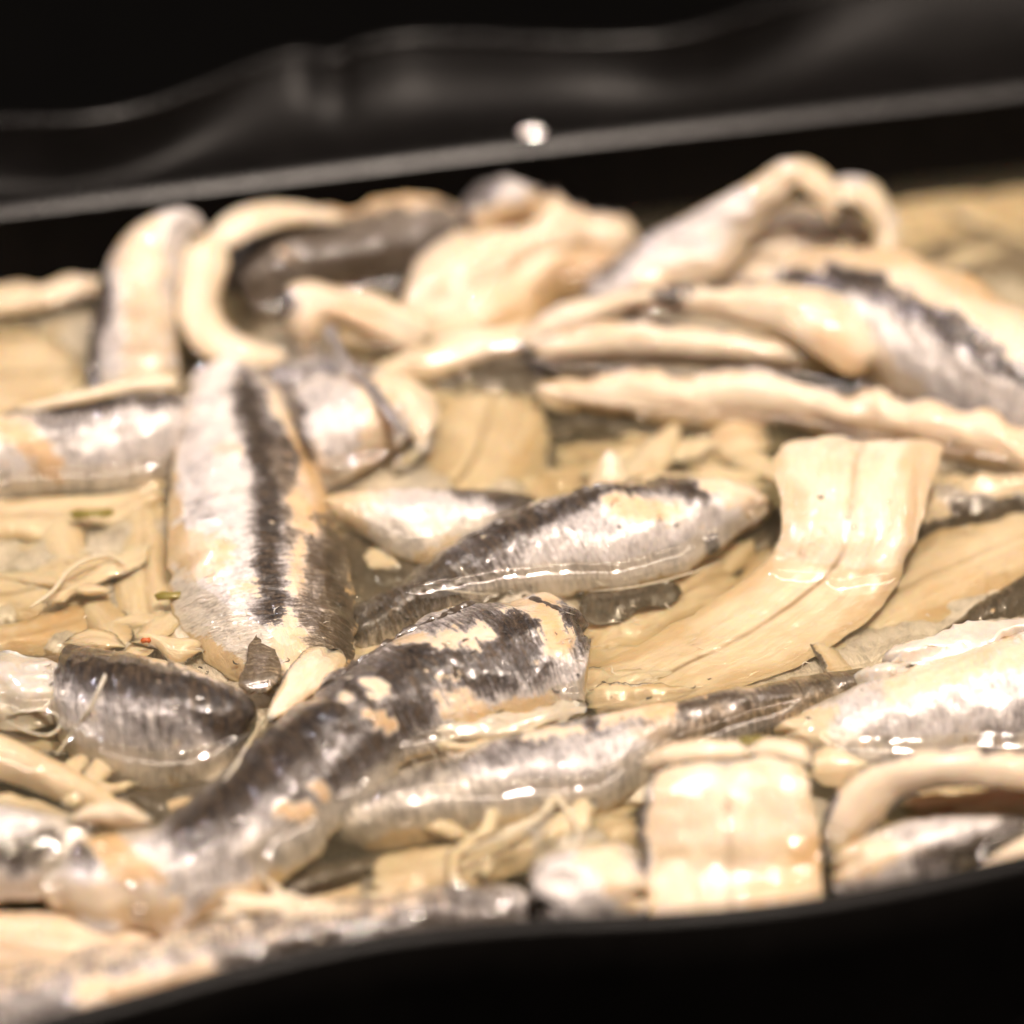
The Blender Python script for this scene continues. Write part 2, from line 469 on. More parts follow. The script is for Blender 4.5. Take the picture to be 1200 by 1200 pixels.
def tube(name, pts, rad, mat, seg=8, parent=None, taper=True, flat=1.0, **tags):
    P = catmull(np.array(pts, float), max(8, len(pts) * 7))
    T = np.gradient(P, axis=0); T /= np.linalg.norm(T, axis=1)[:, None]
    up = np.array([0, 0, 1.0]); A = np.cross(T, up); A /= np.linalg.norm(A, axis=1)[:, None] + 1e-9
    B = np.cross(A, T); n = len(P)
    r = np.full(n, rad) if not taper else rad * np.clip(np.sin(np.linspace(0.08, math.pi - 0.08, n)) ** 0.5, 0.15, 1)
    th = np.linspace(0, 2 * math.pi, seg, endpoint=False)
    V = (P[:, None, :] + r[:, None, None] * (A[:, None, :] * np.cos(th)[None, :, None] + B[:, None, :] * flat * np.sin(th)[None, :, None])).reshape(-1, 3)
    i = np.arange(n - 1)[:, None]; j = np.arange(seg)[None, :]
    a = i * seg + j; b = i * seg + (j + 1) % seg
    F = np.stack([a, b, b + seg, a + seg], -1).reshape(-1, 4).tolist() + [list(range(seg))[::-1], list(range((n - 1) * seg, n * seg))]
    o = mesh_from(name, V, F, mat)
    return link(o, parent, **tags)

#=STRUCTURE=
# ------------------------------------------------------------------ counter
def box(name, x0, x1, y0, y1, z0, z1, mat, **tags):
    V = [(x, y, z) for z in (z0, z1) for y in (y0, y1) for x in (x0, x1)]
    F = [[0, 2, 3, 1], [4, 5, 7, 6], [0, 1, 5, 4], [2, 6, 7, 3], [0, 4, 6, 2], [1, 3, 7, 5]]
    o = mesh_from(name, V, F, mat); o.data.polygons.foreach_set('use_smooth', [False] * 6)
    return link(o, **tags)
box('counter', -60, 60, -40, 60, -6.0, -3.2, COUNTER, kind='structure', label='black counter top under the tray')

# ------------------------------------------------------------------ tray
FLOOR = -2.4
tray = bpy.data.objects.new('serving_tray', None)
tray.location = (0, 0, FLOOR * S)
link(tray, None, 'black plastic tray with wavy scalloped edge holding the marinated anchovies', 'tray')
def tpart(name, V, F, label=None):
    V = np.asarray(V, float)
    o = mesh_from(name, V, F, GLOSS if name in ('rim', 'scalloped_lip', 'front_lip') else SATIN if name in ('front_rim', 'flange') else PLASTIC)
    link(o, tray, label)
    o.location = (V.mean(0) - np.array([0, 0, FLOOR])) * S
    return o
def sheet(rows):
    """rows: list of equally long point lists -> quads"""
    n = len(rows[0]); V = [p for r in rows for p in r]
    F = [[i * n + j, i * n + j + 1, (i + 1) * n + j + 1, (i + 1) * n + j] for i in range(len(rows) - 1) for j in range(n - 1)]
    return V, F
ZB, ZF = 1.35, 1.0
def line(pts, z, n=60):
    return catmull(np.array([at(x, y, z) for x, y in pts]), n)
back_in = line([(-260, 286), (0, 255), (300, 218), (600, 181), (900, 147), (1200, 113), (1460, 84)], ZB)
back_out = line([(-260, 265), (0, 234), (300, 197), (600, 161), (900, 127), (1200, 94), (1460, 66)], ZB)
front_in = line([(-260, 1290), (-100, 1240), (0, 1203), (150, 1163), (300, 1122), (450, 1091), (600, 1076), (750, 1069), (900, 1057), (1050, 1033), (1200, 1000), (1460, 940)], ZF)
front_out = line([(-260, 1312), (-100, 1261), (0, 1223), (150, 1182), (300, 1141), (450, 1109), (600, 1093), (750, 1086), (900, 1074), (1050, 1051), (1200, 1019), (1460, 961)], ZF)
def bead(a, b, bulge, n=9):
    rows = []
    for k in range(n):
        t = k / (n - 1); h = math.sin(math.pi * t)
        rows.append([a[i] * (1 - t) + b[i] * t + np.array([0, 0, bulge * h]) for i in range(len(a))])
    return rows
def down(a, dy, z):
    return [np.array([p[0], p[1] + dy, z]) for p in a]
V, F = sheet(bead(back_in, back_out, 0.12) ); tpart('rim', V, F)
V, F = sheet(bead(front_in, front_out, 0.05)); tpart('front_rim', V, F)
# inner walls and floor (rounded foot)
def wall(a, dirn, ztop):
    rows = []
    for t in np.linspace(0, 1, 10):
        z = ztop + (FLOOR - ztop) * t
        rows.append([np.array([p[0], p[1] + dirn * (1.1 * t ** 1.6), z]) for p in a])
    return rows
wb = wall(back_in, -1, ZB); wf = wall(front_in, 1, ZF)
V, F = sheet(wb); tpart('inner_wall', V, F)
V, F = sheet(wf); tpart('inner_wall', V, F)
V, F = sheet([wb[-1], wf[-1]]); tpart('floor_panel', V, F)
for e in (0, -1):
    r0 = [r[e] for r in wb]; r1 = [r[e] for r in wf]
    V, F = sheet([r0, r1]); tpart('end_wall', V, F)
# back flange: rises from the rim to the wavy outer edge
edge_px = [(-260, 168), (-120, 155), (0, 152), (90, 150), (170, 136), (240, 112), (300, 88), (350, 74), (392, 78), (420, 66), (480, 54), (560, 54), (660, 58), (760, 56), (820, 46), (880, 26), (960, 2), (1060, -12), (1180, -26), (1460, -60)]
edge_z = 2.0
back_edge = line(edge_px, edge_z, 120)
bo = catmull(back_out, 120)
rows = []
for t in np.linspace(0, 1, 14):
    rows.append([bo[i] * (1 - t) + back_edge[i] * t + np.array([0, 0, -0.35 * math.sin(math.pi * min(1, t * 1.02)) ** 0.8]) + np.array([0, 0, 0.10 * math.sin(bo[i][0] * 1.1) * math.sin(math.pi * t)]) for i in range(120)])
V, F = sheet(rows); tpart('flange', V, F)
rows = []
for t in np.linspace(0, 1, 8):
    a = t * math.pi * 0.9
    rows.append([back_edge[i] + np.array([0, 0.16 * (1 - math.cos(a)) , 0.16 * math.sin(a) - 0.9 * max(0, t - 0.7)]) for i in range(120)])
rows.append([p + np.array([0, 0.4, -3.0]) for p in rows[-1]])
V, F = sheet(rows); tpart('scalloped_lip', V, F)
# front: outer wall falls from the rim, and a flange below it
fo = front_out
rows = [fo]
for t in np.linspace(0.1, 1, 8):
    rows.append([np.array([p[0], p[1] - 0.12 - 0.55 * t, ZF - 2.6 * t]) for p in fo])
V, F = sheet(rows); tpart('outer_wall', V, F)
low = [np.array([p[0], p[1] - 0.67, ZF - 2.6]) for p in fo]
low = catmull(np.array(low), 60)
fl_edge = line([(-260, 1470), (0, 1400), (300, 1325), (600, 1278), (850, 1240), (1000, 1216), (1100, 1200), (1200, 1185), (1320, 1162), (1460, 1130)], -1.3, 60)
rows = []
for t in np.linspace(0, 1, 10):
    rows.append([low[i] * (1 - t) + fl_edge[i] * t - np.array([0, 0, .25 * math.sin(math.pi * t)]) for i in range(60)])
V, F = sheet(rows); tpart('front_flange', V, F)
rows = []
for t in np.linspace(0, 1, 9):
    a = math.pi * (1.0 * t)
    rows.append([fl_edge[i] + np.array([0, -.17 * (1 - math.cos(a)), .20 * math.sin(a) + .002 - .8 * max(0, t - .8)]) for i in range(60)])
V, F = sheet(rows); tpart('front_lip', V, F)

#=FISH=
A_ = 'anchovy_fillet'
G_SKIN = 'anchovy fillets lying skin side up'
G_FLESH = 'anchovy fillets lying flesh side up'

# ---- the big dark fillet in front
F1 = fillet(A_, 'large dark-backed fillet with torn skin running diagonally up from the lower left', [('skin', [
    (45, 985, -.25, 40, 1062, -.5, .25), (130, 968, .0, 138, 1092, -.45, .38), (212, 945, .15, 245, 1082, -.4, .5),
    (275, 885, .25, 345, 1022, -.3, .55), (340, 830, .35, 428, 945, -.15, .6), (415, 775, .4, 505, 880, -.05, .6),
    (495, 728, .4, 590, 858, -.05, .6), (575, 703, .35, 650, 838, -.05, .55), (640, 700, .3, 685, 815, .0, .4), (672, 715, .25, 692, 775, .1, .25)],
    dict(seed=3.1, rag=.07, thick=.3, paint=[
        ('dark', [(230, 965), (300, 905), (380, 845), (450, 800), (540, 760), (620, 725), (665, 730)], 38, 1.0),
        ('dark', [(330, 940), (410, 890), (470, 845), (540, 800), (620, 775)], 30, .8),
        ('dark', [(260, 1000), (380, 930), (470, 870), (600, 800)], 60, .32), ('dark', [(75, 990), (110, 1000)], 18, .7), ('dark', [(640, 740), (670, 750)], 16, .6),
        ('flesh', [(510, 752), (545, 742), (575, 742)], 11, .9), ('flesh', [(468, 752), (490, 745)], 7),
        ('flesh', [(425, 800), (450, 812)], 9, .85), ('flesh', [(402, 815), (415, 822)], 6, .8), ('flesh', [(600, 708), (640, 700)], 12),
        ('orange', [(640, 715), (655, 755)], 15), ('orange', [(440, 835), (455, 850)], 8),
        ('orange', [(520, 812), (560, 835)], 15, .6), ('flesh', [(540, 842), (660, 830)], 14),
        ('orange', [(125, 985), (150, 1015), (175, 1020)], 20), ('orange', [(335, 950), (350, 955)], 14), ('orange', [(372, 925), (380, 930)], 9, .8),
        ('flesh', [(240, 1075), (380, 1010), (430, 960)], 14), ('flesh', [(60, 1045), (190, 1070)], 20)]))], G_SKIN)

fillet('belly_flap', 'ragged pale belly flap hanging from the right end of the large dark fillet', [('flesh', [
    (470, 838, .12, 480, 880, -.05, .1), (540, 842, .15, 550, 876, .0, .12), (610, 832, .15, 620, 862, .05, .1), (680, 815, .12, 690, 838, .08, .05)], dict(seed=141.5, seam=0, rag=.1, rough=1.8, thick=.1))], mat=GEL, parent=F1)
fillet('fillet_piece', 'small cream lump beside the row of bubbles under the large dark fillet', [('flesh', [
    (505, 862, .05, 512, 885, -.1, .1), (540, 868, .08, 545, 885, -.05, .14), (590, 865, .0, 592, 882, -.1, .08)], dict(seed=143.5, seam=0, rag=.06, rough=1.5, thick=.15))], None, 'fish scrap')
# ---- silver fillet in the middle
F2 = fillet(A_, 'central silver fillet with a dark ragged back and a cream tip pointing right', [('skin', [
    (405, 716, -.25, 425, 765, -.35, .25), (470, 678, -.05, 505, 735, -.3, .38), (540, 632, .1, 590, 708, -.25, .5), (610, 596, .2, 665, 698, -.2, .55),
    (680, 575, .3, 735, 690, -.15, .6), (750, 565, .3, 800, 672, -.15, .58), (815, 560, .28, 845, 640, -.05, .45), (860, 565, .22, 868, 618, .0, .3), (897, 578, .15, 900, 602, .05, .16)],
    dict(seed=8.4, rag=.05, thick=.3, paint=[
        ('dark', [(420, 730), (500, 690), (560, 645), (600, 618)], 30, .85), ('dark', [(430, 745), (540, 690), (640, 640), (740, 610)], 30, .3), ('dark', [(590, 622), (650, 598), (700, 578)], 15, 1.0),
        ('dark', [(715, 570), (790, 562), (820, 580)], 14, 1.0), ('dark', [(735, 580), (757, 607)], 5, 1.0), ('dark', [(832, 632), (838, 645)], 7, .8),
        ('flesh', [(560, 596), (640, 572), (720, 552), (800, 548), (850, 560)], 9), ('flesh', [(845, 560), (900, 590)], 24),
        ('orange', [(725, 592), (790, 600)], 14, .8), ('flesh', [(720, 590), (750, 612)], 10),
        ('silver', [(640, 670), (720, 650), (800, 630)], 26)]))], G_SKIN)

# ---- the fillet lying away from us at left centre
F3 = fillet(A_, 'long fillet at left centre with white left flank and dark striped back', [('skin', [
    (225, 432, .35, 305, 428, .3, .25), (210, 490, .3, 345, 480, .15, .4), (200, 550, .2, 370, 540, .05, .5), (196, 620, .1, 392, 605, 0, .55),
    (198, 690, .0, 408, 670, -.05, .55), (215, 740, -.15, 418, 735, -.1, .5), (255, 785, -.2, 412, 775, -.1, .4), (300, 812, -.2, 380, 800, -.1, .25)],
    dict(seed=12.7, rag=.05, thick=.35, paint=[
        ('dark', [(325, 470), (345, 540), (362, 640), (372, 720), (380, 760)], 44, .62), ('warm', [(345, 540), (375, 640), (390, 760)], 40, .8), ('dark', [(335, 520), (365, 560), (388, 640), (402, 720), (405, 760)], 20, .8),
        ('flesh', [(350, 585), (364, 615)], 12), ('flesh', [(352, 635), (345, 690)], 7, .8), ('flesh', [(335, 735), (350, 790), (365, 800)], 18), ('flesh', [(318, 445), (350, 520), (375, 590)], 8),
        ('orange', [(258, 530), (275, 530)], 9, .7), ('orange', [(265, 645), (262, 655)], 12, .7), ('orange', [(285, 690), (315, 683)], 10, .7),
        ('flesh', [(215, 640), (240, 650)], 26), ('flesh', [(220, 760), (280, 790)], 20), ('flesh', [(205, 560), (205, 600)], 8),
        ('silver', [(240, 470), (250, 600)], 26), ('dark', [(285, 450), (303, 510), (314, 570), (314, 640), (318, 715)], 17, 1.0)]))], G_SKIN)
fillet('tail', 'small cream tail tapering down at the foot of the dark striped fillet', [('flesh', [
    (362, 755, .12, 412, 768, .1, .12), (345, 775, .25, 392, 800, .2, .2), (328, 803, .3, 350, 825, .28, .14), (312, 835, .26, 322, 845, .25, .06)], dict(seam=0.0, rag=.02, thick=.2))], parent=F3)
fillet('tail_fin', 'dark brown pointed tail fin beside the cream tail', [('skin', [
    (304, 735, .22, 310, 735, .22, .04), (292, 762, .25, 324, 765, .22, .05), (281, 792, .22, 328, 792, .18, .05), (276, 810, .15, 312, 815, .1, .03)],
    dict(rag=.03, thick=.08, rough=.6, paint=[('dark', [(305, 740), (300, 810)], 60, .62), ('warm', [(305, 740), (300, 810)], 60, 1.0)]))], parent=F3)

# ---- plump dark fillet lower left
fillet(A_, 'plump dark fillet at lower left with silver belly dotted with bubbles', [('skin', [
    (70, 752, .1, 62, 868, -.3, .35), (110, 758, .3, 105, 905, -.3, .6), (160, 768, .4, 165, 925, -.3, .72), (215, 780, .4, 225, 922, -.3, .7),
    (262, 798, .3, 272, 900, -.25, .6), (300, 818, .15, 303, 860, -.1, .35)],
    dict(seed=21.2, rag=.03, thick=.4, paint=[
        ('dark', [(85, 770), (150, 790), (230, 812), (300, 845)], 34, 1.0), ('dark', [(100, 810), (180, 845), (270, 860)], 34, .42),
        ('silver', [(110, 890), (180, 905), (250, 885)], 18), ('flesh', [(160, 765), (250, 790), (290, 808)], 5)]))], G_SKIN)
# ---- silver chunk on left edge
F5 = fillet(A_, 'glistening silver fillet at the left edge with an orange torn patch', [('skin', [
    (-70, 500, .2, -70, 598, -.25, .5), (0, 487, .3, 0, 588, -.2, .55), (70, 476, .4, 72, 584, -.2, .6), (140, 463, .45, 142, 580, -.2, .65), (190, 458, .45, 196, 560, -.1, .6), (222, 475, .35, 222, 520, .05, .35)],
    dict(seed=26.9, rag=.04, thick=.35, paint=[
        ('dark', [(0, 478), (80, 470), (150, 462), (215, 462)], 15, .9), ('dark', [(30, 498), (90, 492)], 12, .5),
        ('orange', [(15, 512), (45, 528), (60, 555)], 13), ('orange', [(0, 500), (30, 505)], 11, .8), ('silver', [(90, 540), (200, 520)], 20)]))], G_SKIN)
fillet('belly_flap', 'thin tan belly flap edge along the top', [('flesh', [
    (20, 476, .7, 22, 486, .6, .05), (90, 458, .85, 92, 474, .75, .07), (150, 442, .95, 152, 460, .85, .07), (205, 437, .9, 208, 455, .8, .05)], dict(seam=0, rag=.02, thick=.1, rough=.4))], parent=F5)
fillet(A_, 'pale submerged fillet just below the glistening silver one at the left edge', [('flesh', [
    (-60, 586, -.12, -60, 640, -.25, .12), (30, 584, -.1, 35, 632, -.25, .12), (120, 580, -.1, 122, 618, -.25, .12), (190, 562, -.1, 200, 590, -.2, .1)], dict(seam=.2, thick=.15))], G_FLESH)

# ---- standing curl back left
fillet('curled_fillet', 'pale fillet standing upright as an arch at the back left', [('skin', [
    (100, 470, -.2, 212, 470, -.2, .3), (102, 420, .25, 208, 425, .2, .35), (108, 365, .75, 205, 372, .7, .38), (122, 315, 1.15, 208, 318, 1.1, .38),
    (148, 272, 1.45, 222, 278, 1.35, .35), (178, 254, 1.5, 240, 268, 1.35, .25), (205, 252, 1.4, 252, 280, 1.2, .15)],
    dict(seed=31.5, rag=.03, thick=.25, paint=[('dark', [(98, 450), (104, 380), (116, 330)], 16, .9), ('flesh', [(165, 275), (175, 460)], 30, .85), ('warm', [(150, 330), (150, 400)], 20, .35)])),
  ('flesh', [(212, 290, 1.25, 262, 272, 1.2, .15), (206, 330, .95, 268, 310, .95, .2), (206, 375, .65, 258, 350, .7, .2), (230, 415, .4, 268, 380, .5, .18), (285, 430, .3, 300, 398, .4, .15), (330, 428, .2, 335, 410, .3, .08)],
    dict(seed=33.5, seam=0, thick=.15, rag=.02))], 'curled anchovy fillets', 'curled fillet')
fillet(A_, 'thin cream fillet behind the arch at the far left edge', [('flesh', [
    (-80, 345, .25, -80, 378, .0, .1), (0, 336, .25, 0, 372, .0, .14), (60, 328, .3, 65, 362, .05, .14), (118, 318, .3, 120, 340, .1, .1)], dict(seam=0, thick=.15))], G_FLESH)
fillet(A_, 'wide pale submerged fillet at far left between the arch and the edge', [('flesh', [
    (-60, 395, -.3, -90, 520, -.3, .2), (30, 392, -.2, 10, 500, -.25, .25), (75, 405, -.2, 70, 480, -.25, .2), (100, 425, -.3, 98, 460, -.3, .1)], dict(seam=.3))], G_FLESH)

# ---- back row
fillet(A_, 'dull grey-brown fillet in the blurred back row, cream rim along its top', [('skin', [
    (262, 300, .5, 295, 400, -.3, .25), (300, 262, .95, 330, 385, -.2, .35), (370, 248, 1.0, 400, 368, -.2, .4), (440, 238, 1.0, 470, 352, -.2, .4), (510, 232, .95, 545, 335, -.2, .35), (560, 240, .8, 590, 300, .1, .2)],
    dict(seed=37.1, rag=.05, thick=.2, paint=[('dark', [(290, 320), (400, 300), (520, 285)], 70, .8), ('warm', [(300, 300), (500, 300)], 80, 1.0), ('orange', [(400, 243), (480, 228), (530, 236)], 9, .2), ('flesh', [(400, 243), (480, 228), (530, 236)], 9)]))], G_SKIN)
fillet('curled_fillet', 'narrow cream strip arching over the grey-brown fillet in the back row', [('flesh', [
    (238, 285, 1.1, 262, 300, 1.0, .12), (262, 255, 1.3, 290, 282, 1.15, .15), (300, 240, 1.35, 318, 268, 1.2, .15), (350, 240, 1.25, 358, 262, 1.1, .12), (400, 248, 1.1, 402, 262, 1.0, .08)],
    dict(seed=39, seam=0, thick=.15, rag=.02))], 'curled anchovy fillets', 'curled fillet')
fillet(A_, 'large folded cream fillet in the middle of the back row', [('flesh', [
    (470, 330, .3, 470, 420, -.2, .25), (540, 262, .8, 560, 430, -.3, .4), (595, 225, 1.0, 620, 400, -.3, .42), (650, 232, 1.0, 670, 350, -.2, .35), (705, 252, .8, 715, 325, .0, .25), (748, 272, .6, 752, 300, .2, .1)],
    dict(seed=41.3, rag=.12, seam=.3, thick=.2, rough=1.6, paint=[('orange', [(560, 240), (600, 228)], 14, .9), ('warm', [(600, 370), (690, 320)], 40, .8)]))], G_FLESH)
fillet('fillet_piece', 'brownish upturned fillet end on top of the back row centre', [('skin', [
    (530, 250, .9, 560, 275, .8, .2), (555, 222, 1.2, 600, 262, 1.0, .25), (585, 208, 1.35, 630, 240, 1.15, .22), (610, 212, 1.3, 632, 225, 1.2, .1)],
    dict(seed=43.7, thick=.15, paint=[('dark', [(540, 245), (575, 222)], 18, .6), ('orange', [(560, 262), (625, 240)], 14, .8)]))], None, 'fillet')
fillet('curled_fillet', 'small rolled cream fillet with a dark rim in front of the grey-brown one', [('flesh', [
    (335, 392, .3, 362, 432, -.2, .1), (322, 352, .65, 375, 395, .35, .25), (350, 332, .85, 385, 380, .45, .28), (410, 335, .8, 412, 392, .3, .28), (460, 352, .6, 455, 410, .1, .25), (512, 385, .3, 500, 420, 0, .12)],
    dict(seed=45.9, seam=.5, thick=.25, rag=.04, paint=[('dark', [(330, 425), (322, 380), (332, 345)], 14, 1.0), ('warm', [(385, 365), (440, 372)], 10, .8)]))], 'curled anchovy fillets', 'curled fillet')
fillet(A_, 'narrow cream fillet pointing left in front of the folded back-row fillet', [('flesh', [
    (430, 432, .05, 448, 448, -.1, .06), (490, 405, .2, 500, 445, -.1, .15), (560, 388, .25, 570, 425, .0, .18), (640, 372, .3, 645, 402, .1, .12)], dict(seed=47.1, seam=0, thick=.2))], G_FLESH)
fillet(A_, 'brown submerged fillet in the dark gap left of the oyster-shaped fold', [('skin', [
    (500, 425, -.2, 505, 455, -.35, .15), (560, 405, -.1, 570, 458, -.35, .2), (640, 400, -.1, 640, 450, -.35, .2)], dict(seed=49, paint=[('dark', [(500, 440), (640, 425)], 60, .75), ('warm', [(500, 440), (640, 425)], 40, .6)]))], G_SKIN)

# ---- middle: folded chunk with thin dark fin
fillet('folded_fillet', 'whitish folded fillet with open mouth-like end, right of the striped fillet', [
  ('skin', [(330, 462, .3, 372, 570, -.2, .3), (360, 445, .55, 400, 565, -.1, .4), (405, 440, .7, 440, 545, .05, .45), (440, 445, .7, 470, 520, .25, .35), (462, 455, .6, 482, 500, .35, .15)],
    dict(seed=51.3, thick=.2, rag=.04, paint=[('dark', [(335, 470), (355, 540)], 14, .8), ('warm', [(370, 530), (385, 552)], 14, .7), ('flesh', [(440, 460), (440, 530)], 22)])),
  ('flesh', [(430, 440, .65, 440, 470, .5, .1), (470, 438, .7, 470, 500, .35, .25), (502, 455, .55, 490, 530, .1, .25), (515, 490, .3, 480, 548, -.05, .2), (495, 530, .1, 455, 560, -.15, .12)],
    dict(seed=53.3, thick=.2, seam=0, rag=.04, paint=[('warm', [(440, 520), (460, 530)], 10, .8)]))], None, 'fillet')
fillet(A_, 'short grey-skinned fillet tucked behind the whitish folded one', [('skin', [
    (305, 430, .35, 325, 480, .05, .2), (350, 418, .45, 360, 475, .1, .25), (405, 418, .5, 420, 462, .2, .2), (440, 428, .4, 448, 450, .3, .1)],
    dict(seed=55, rag=.04, thick=.15, paint=[('dark', [(310, 450), (420, 440)], 26, .6)]))], G_SKIN)
fillet('dorsal_fin', 'thin dark fin lying across the whitish folded fillet', [('skin', [
    (375, 385, 1.0, 392, 378, 1.0, .05), (400, 424, .95, 409, 417, .95, .04), (428, 456, .9, 437, 447, .9, .04), (452, 490, .8, 462, 480, .8, .03), (476, 512, .72, 480, 508, .72, .02)],
    dict(seed=57, thick=.05, rag=.01, rough=.3, paint=[('dark', [(380, 380), (480, 510)], 60, .5)]))], None, 'fish fin')
fillet(A_, 'flat cream fillet with a centre seam just under the marinade in the middle', [('flesh', [
    (520, 462, -.12, 638, 466, -.1, .12), (500, 500, -.15, 634, 520, -.12, .16), (480, 545, -.2, 615, 562, -.2, .16), (450, 590, -.35, 560, 600, -.35, .1)], dict(seed=59.2, dz=-.1, seam=.4, rag=.04))], G_FLESH)
fillet(A_, 'small silver fillet tapering to the left above the central silver one', [('skin', [
    (378, 584, .1, 384, 596, .05, .05), (420, 574, .2, 425, 628, -.1, .18), (480, 571, .3, 490, 660, -.2, .3), (545, 572, .3, 560, 650, -.2, .32), (600, 577, .2, 615, 620, -.1, .25), (640, 590, .1, 650, 605, 0, .1)],
    dict(seed=61.2, rag=.02, thick=.25, paint=[('dark', [(525, 570), (580, 578), (640, 592)], 13, .95), ('flesh', [(385, 588), (430, 600)], 30, .8), ('flesh', [(490, 655), (550, 630)], 8), ('silver', [(450, 600), (560, 610)], 22)]))], G_SKIN)
fillet('fillet_piece', 'small dark scrap in the shadowed gap below the small silver fillet', [('skin', [
    (395, 635, -.35, 400, 690, -.5, .12), (440, 640, -.25, 445, 690, -.5, .15), (480, 660, -.3, 480, 690, -.5, .1)], dict(seed=63, rag=.08, paint=[('dark', [(400, 660), (450, 680)], 30, .8), ('flesh', [(420, 650), (460, 655)], 8)]))], None, 'fish scrap')

# ---- oyster-shaped fold
fillet('folded_fillet', 'thick oyster-shaped cream fold, orange at its right end, before the tent-like peak', [
  ('flesh', [(608, 385, .35, 618, 420, .05, .12), (660, 354, .8, 680, 405, .3, .2), (740, 340, 1.05, 750, 362, .8, .2), (820, 332, 1.2, 830, 372, .85, .22), (900, 330, 1.25, 905, 392, .75, .26),
             (970, 337, 1.15, 965, 425, .55, .34), (1020, 355, .95, 1005, 440, .4, .3), (1046, 385, .7, 1035, 420, .5, .15)],
    dict(seed=65.1, seam=0, rag=.03, thick=.28, paint=[('dark', [(700, 340), (800, 332), (900, 326)], 6, .8), ('dark', [(775, 345), (800, 345)], 8, .8), ('warm', [(740, 375), (850, 385), (950, 415)], 12, .9), ('orange', [(980, 400), (990, 440)], 30, .75)])),
  ('flesh', [(616, 398, .4, 640, 430, .1, .15), (700, 378, .75, 712, 428, .15, .3), (780, 378, .8, 790, 430, .15, .34), (860, 386, .75, 870, 432, .15, .32), (930, 402, .6, 938, 432, .2, .22), (965, 414, .5, 968, 430, .3, .1)],
    dict(seed=67.1, seam=0, rag=.03, thick=.25, paint=[('dark', [(700, 432), (780, 445), (880, 445)], 7, .7)]))], None, 'fillet')
fillet(A_, 'long cream fillet with a ragged white crest below the oyster-shaped fold', [('flesh', [
    (622, 452, .15, 632, 472, .0, .08), (680, 440, .35, 690, 484, -.1, .22), (760, 436, .5, 765, 492, -.1, .3), (830, 432, .6, 840, 498, -.1, .32), (910, 440, .6, 920, 505, -.1, .32),
    (1000, 456, .6, 1005, 515, -.1, .34), (1090, 468, .6, 1095, 535, -.1, .36), (1180, 490, .5, 1180, 562, -.15, .36), (1270, 530, .4, 1270, 610, -.2, .3)],
    dict(seed=69.1, seam=0, rag=.09, thick=.35, rough=1.2, paint=[('silver', [(790, 428), (850, 420), (900, 435)], 12, .45), ('warm', [(960, 490), (1200, 530)], 18, .55)]))], G_FLESH)
# ---- right silver fish
fillet(A_, 'large silver fillet with a blue-black back entering from the right edge', [('skin', [
    (905, 305, .9, 930, 400, .2, .2), (960, 292, 1.2, 985, 425, .2, .35), (1030, 292, 1.35, 1040, 455, .15, .5), (1100, 310, 1.4, 1090, 485, .1, .6),
    (1165, 340, 1.3, 1130, 500, .1, .65), (1230, 385, 1.1, 1180, 520, .1, .6), (1300, 440, .8, 1250, 560, .0, .5)],
    dict(seed=71.1, rag=.05, thick=.35, paint=[('dark', [(940, 318), (1010, 322), (1070, 348), (1120, 388), (1200, 435), (1260, 480)], 19, 1.0),
        ('flesh', [(915, 303), (1000, 296), (1060, 298)], 14), ('flesh', [(1060, 305), (1130, 335), (1200, 390)], 32), ('orange', [(1140, 328), (1165, 345)], 11, .8), ('dark', [(1110, 375), (1150, 400)], 12, 1.0),
        ('flesh', [(1010, 410), (1060, 455)], 20), ('silver', [(1080, 420), (1200, 500)], 22)]))], G_SKIN)
# ---- tent
fillet('folded_fillet', 'silver and cream fillet rising to a tent-like peak at the back right', [
  ('skin', [(672, 350, .2, 775, 372, .1, .2), (700, 320, .5, 800, 352, .3, .3), (745, 283, .9, 850, 325, .6, .32), (805, 252, 1.3, 885, 280, 1.0, .28), (865, 220, 1.7, 915, 245, 1.45, .2), (915, 190, 2.05, 945, 215, 1.85, .15), (945, 186, 2.1, 965, 212, 1.9, .1)],
    dict(seed=73.1, rag=.02, thick=.16, paint=[('dark', [(668, 345), (720, 290), (790, 248)], 10, .75), ('flesh', [(760, 345), (850, 320), (900, 260), (945, 215)], 27), ('warm', [(755, 330), (820, 330)], 14, .5), ('flesh', [(890, 215), (950, 190)], 20, .6)])),
  ('flesh', [(925, 188, 2.05, 935, 212, 1.9, .1), (950, 190, 2.05, 945, 225, 1.85, .14), (978, 210, 1.85, 960, 245, 1.6, .14), (995, 240, 1.5, 970, 262, 1.4, .1)],
    dict(seed=75.1, seam=0, thick=.12, rag=.03))], None, 'fillet')
fillet('curled_fillet', 'thin cream curl with grey edge bending down beside the tent-like peak', [('flesh', [
    (962, 222, 1.6, 970, 250, 1.45, .08), (990, 205, 1.75, 990, 238, 1.6, .12), (1025, 212, 1.65, 1010, 245, 1.5, .12), (1046, 245, 1.35, 1022, 262, 1.3, .1), (1052, 285, 1.0, 1026, 288, 1.0, .08), (1045, 310, .8, 1025, 308, .8, .05)],
    dict(seed=77.1, seam=0, thick=.1, rag=.02, paint=[('silver', [(980, 205), (1035, 215), (1055, 280)], 7, .8)]))], 'curled anchovy fillets', 'curled fillet')
fillet('fillet_piece', 'cream fillet end half hidden inside the tent-like fold', [('flesh', [
    (870, 262, .9, 850, 325, .3, .2), (930, 240, 1.1, 915, 322, .3, .28), (985, 240, 1.1, 975, 315, .4, .25), (1022, 262, .9, 1010, 300, .5, .12)], dict(seed=79, seam=.4, rag=.07))], None, 'fillet')
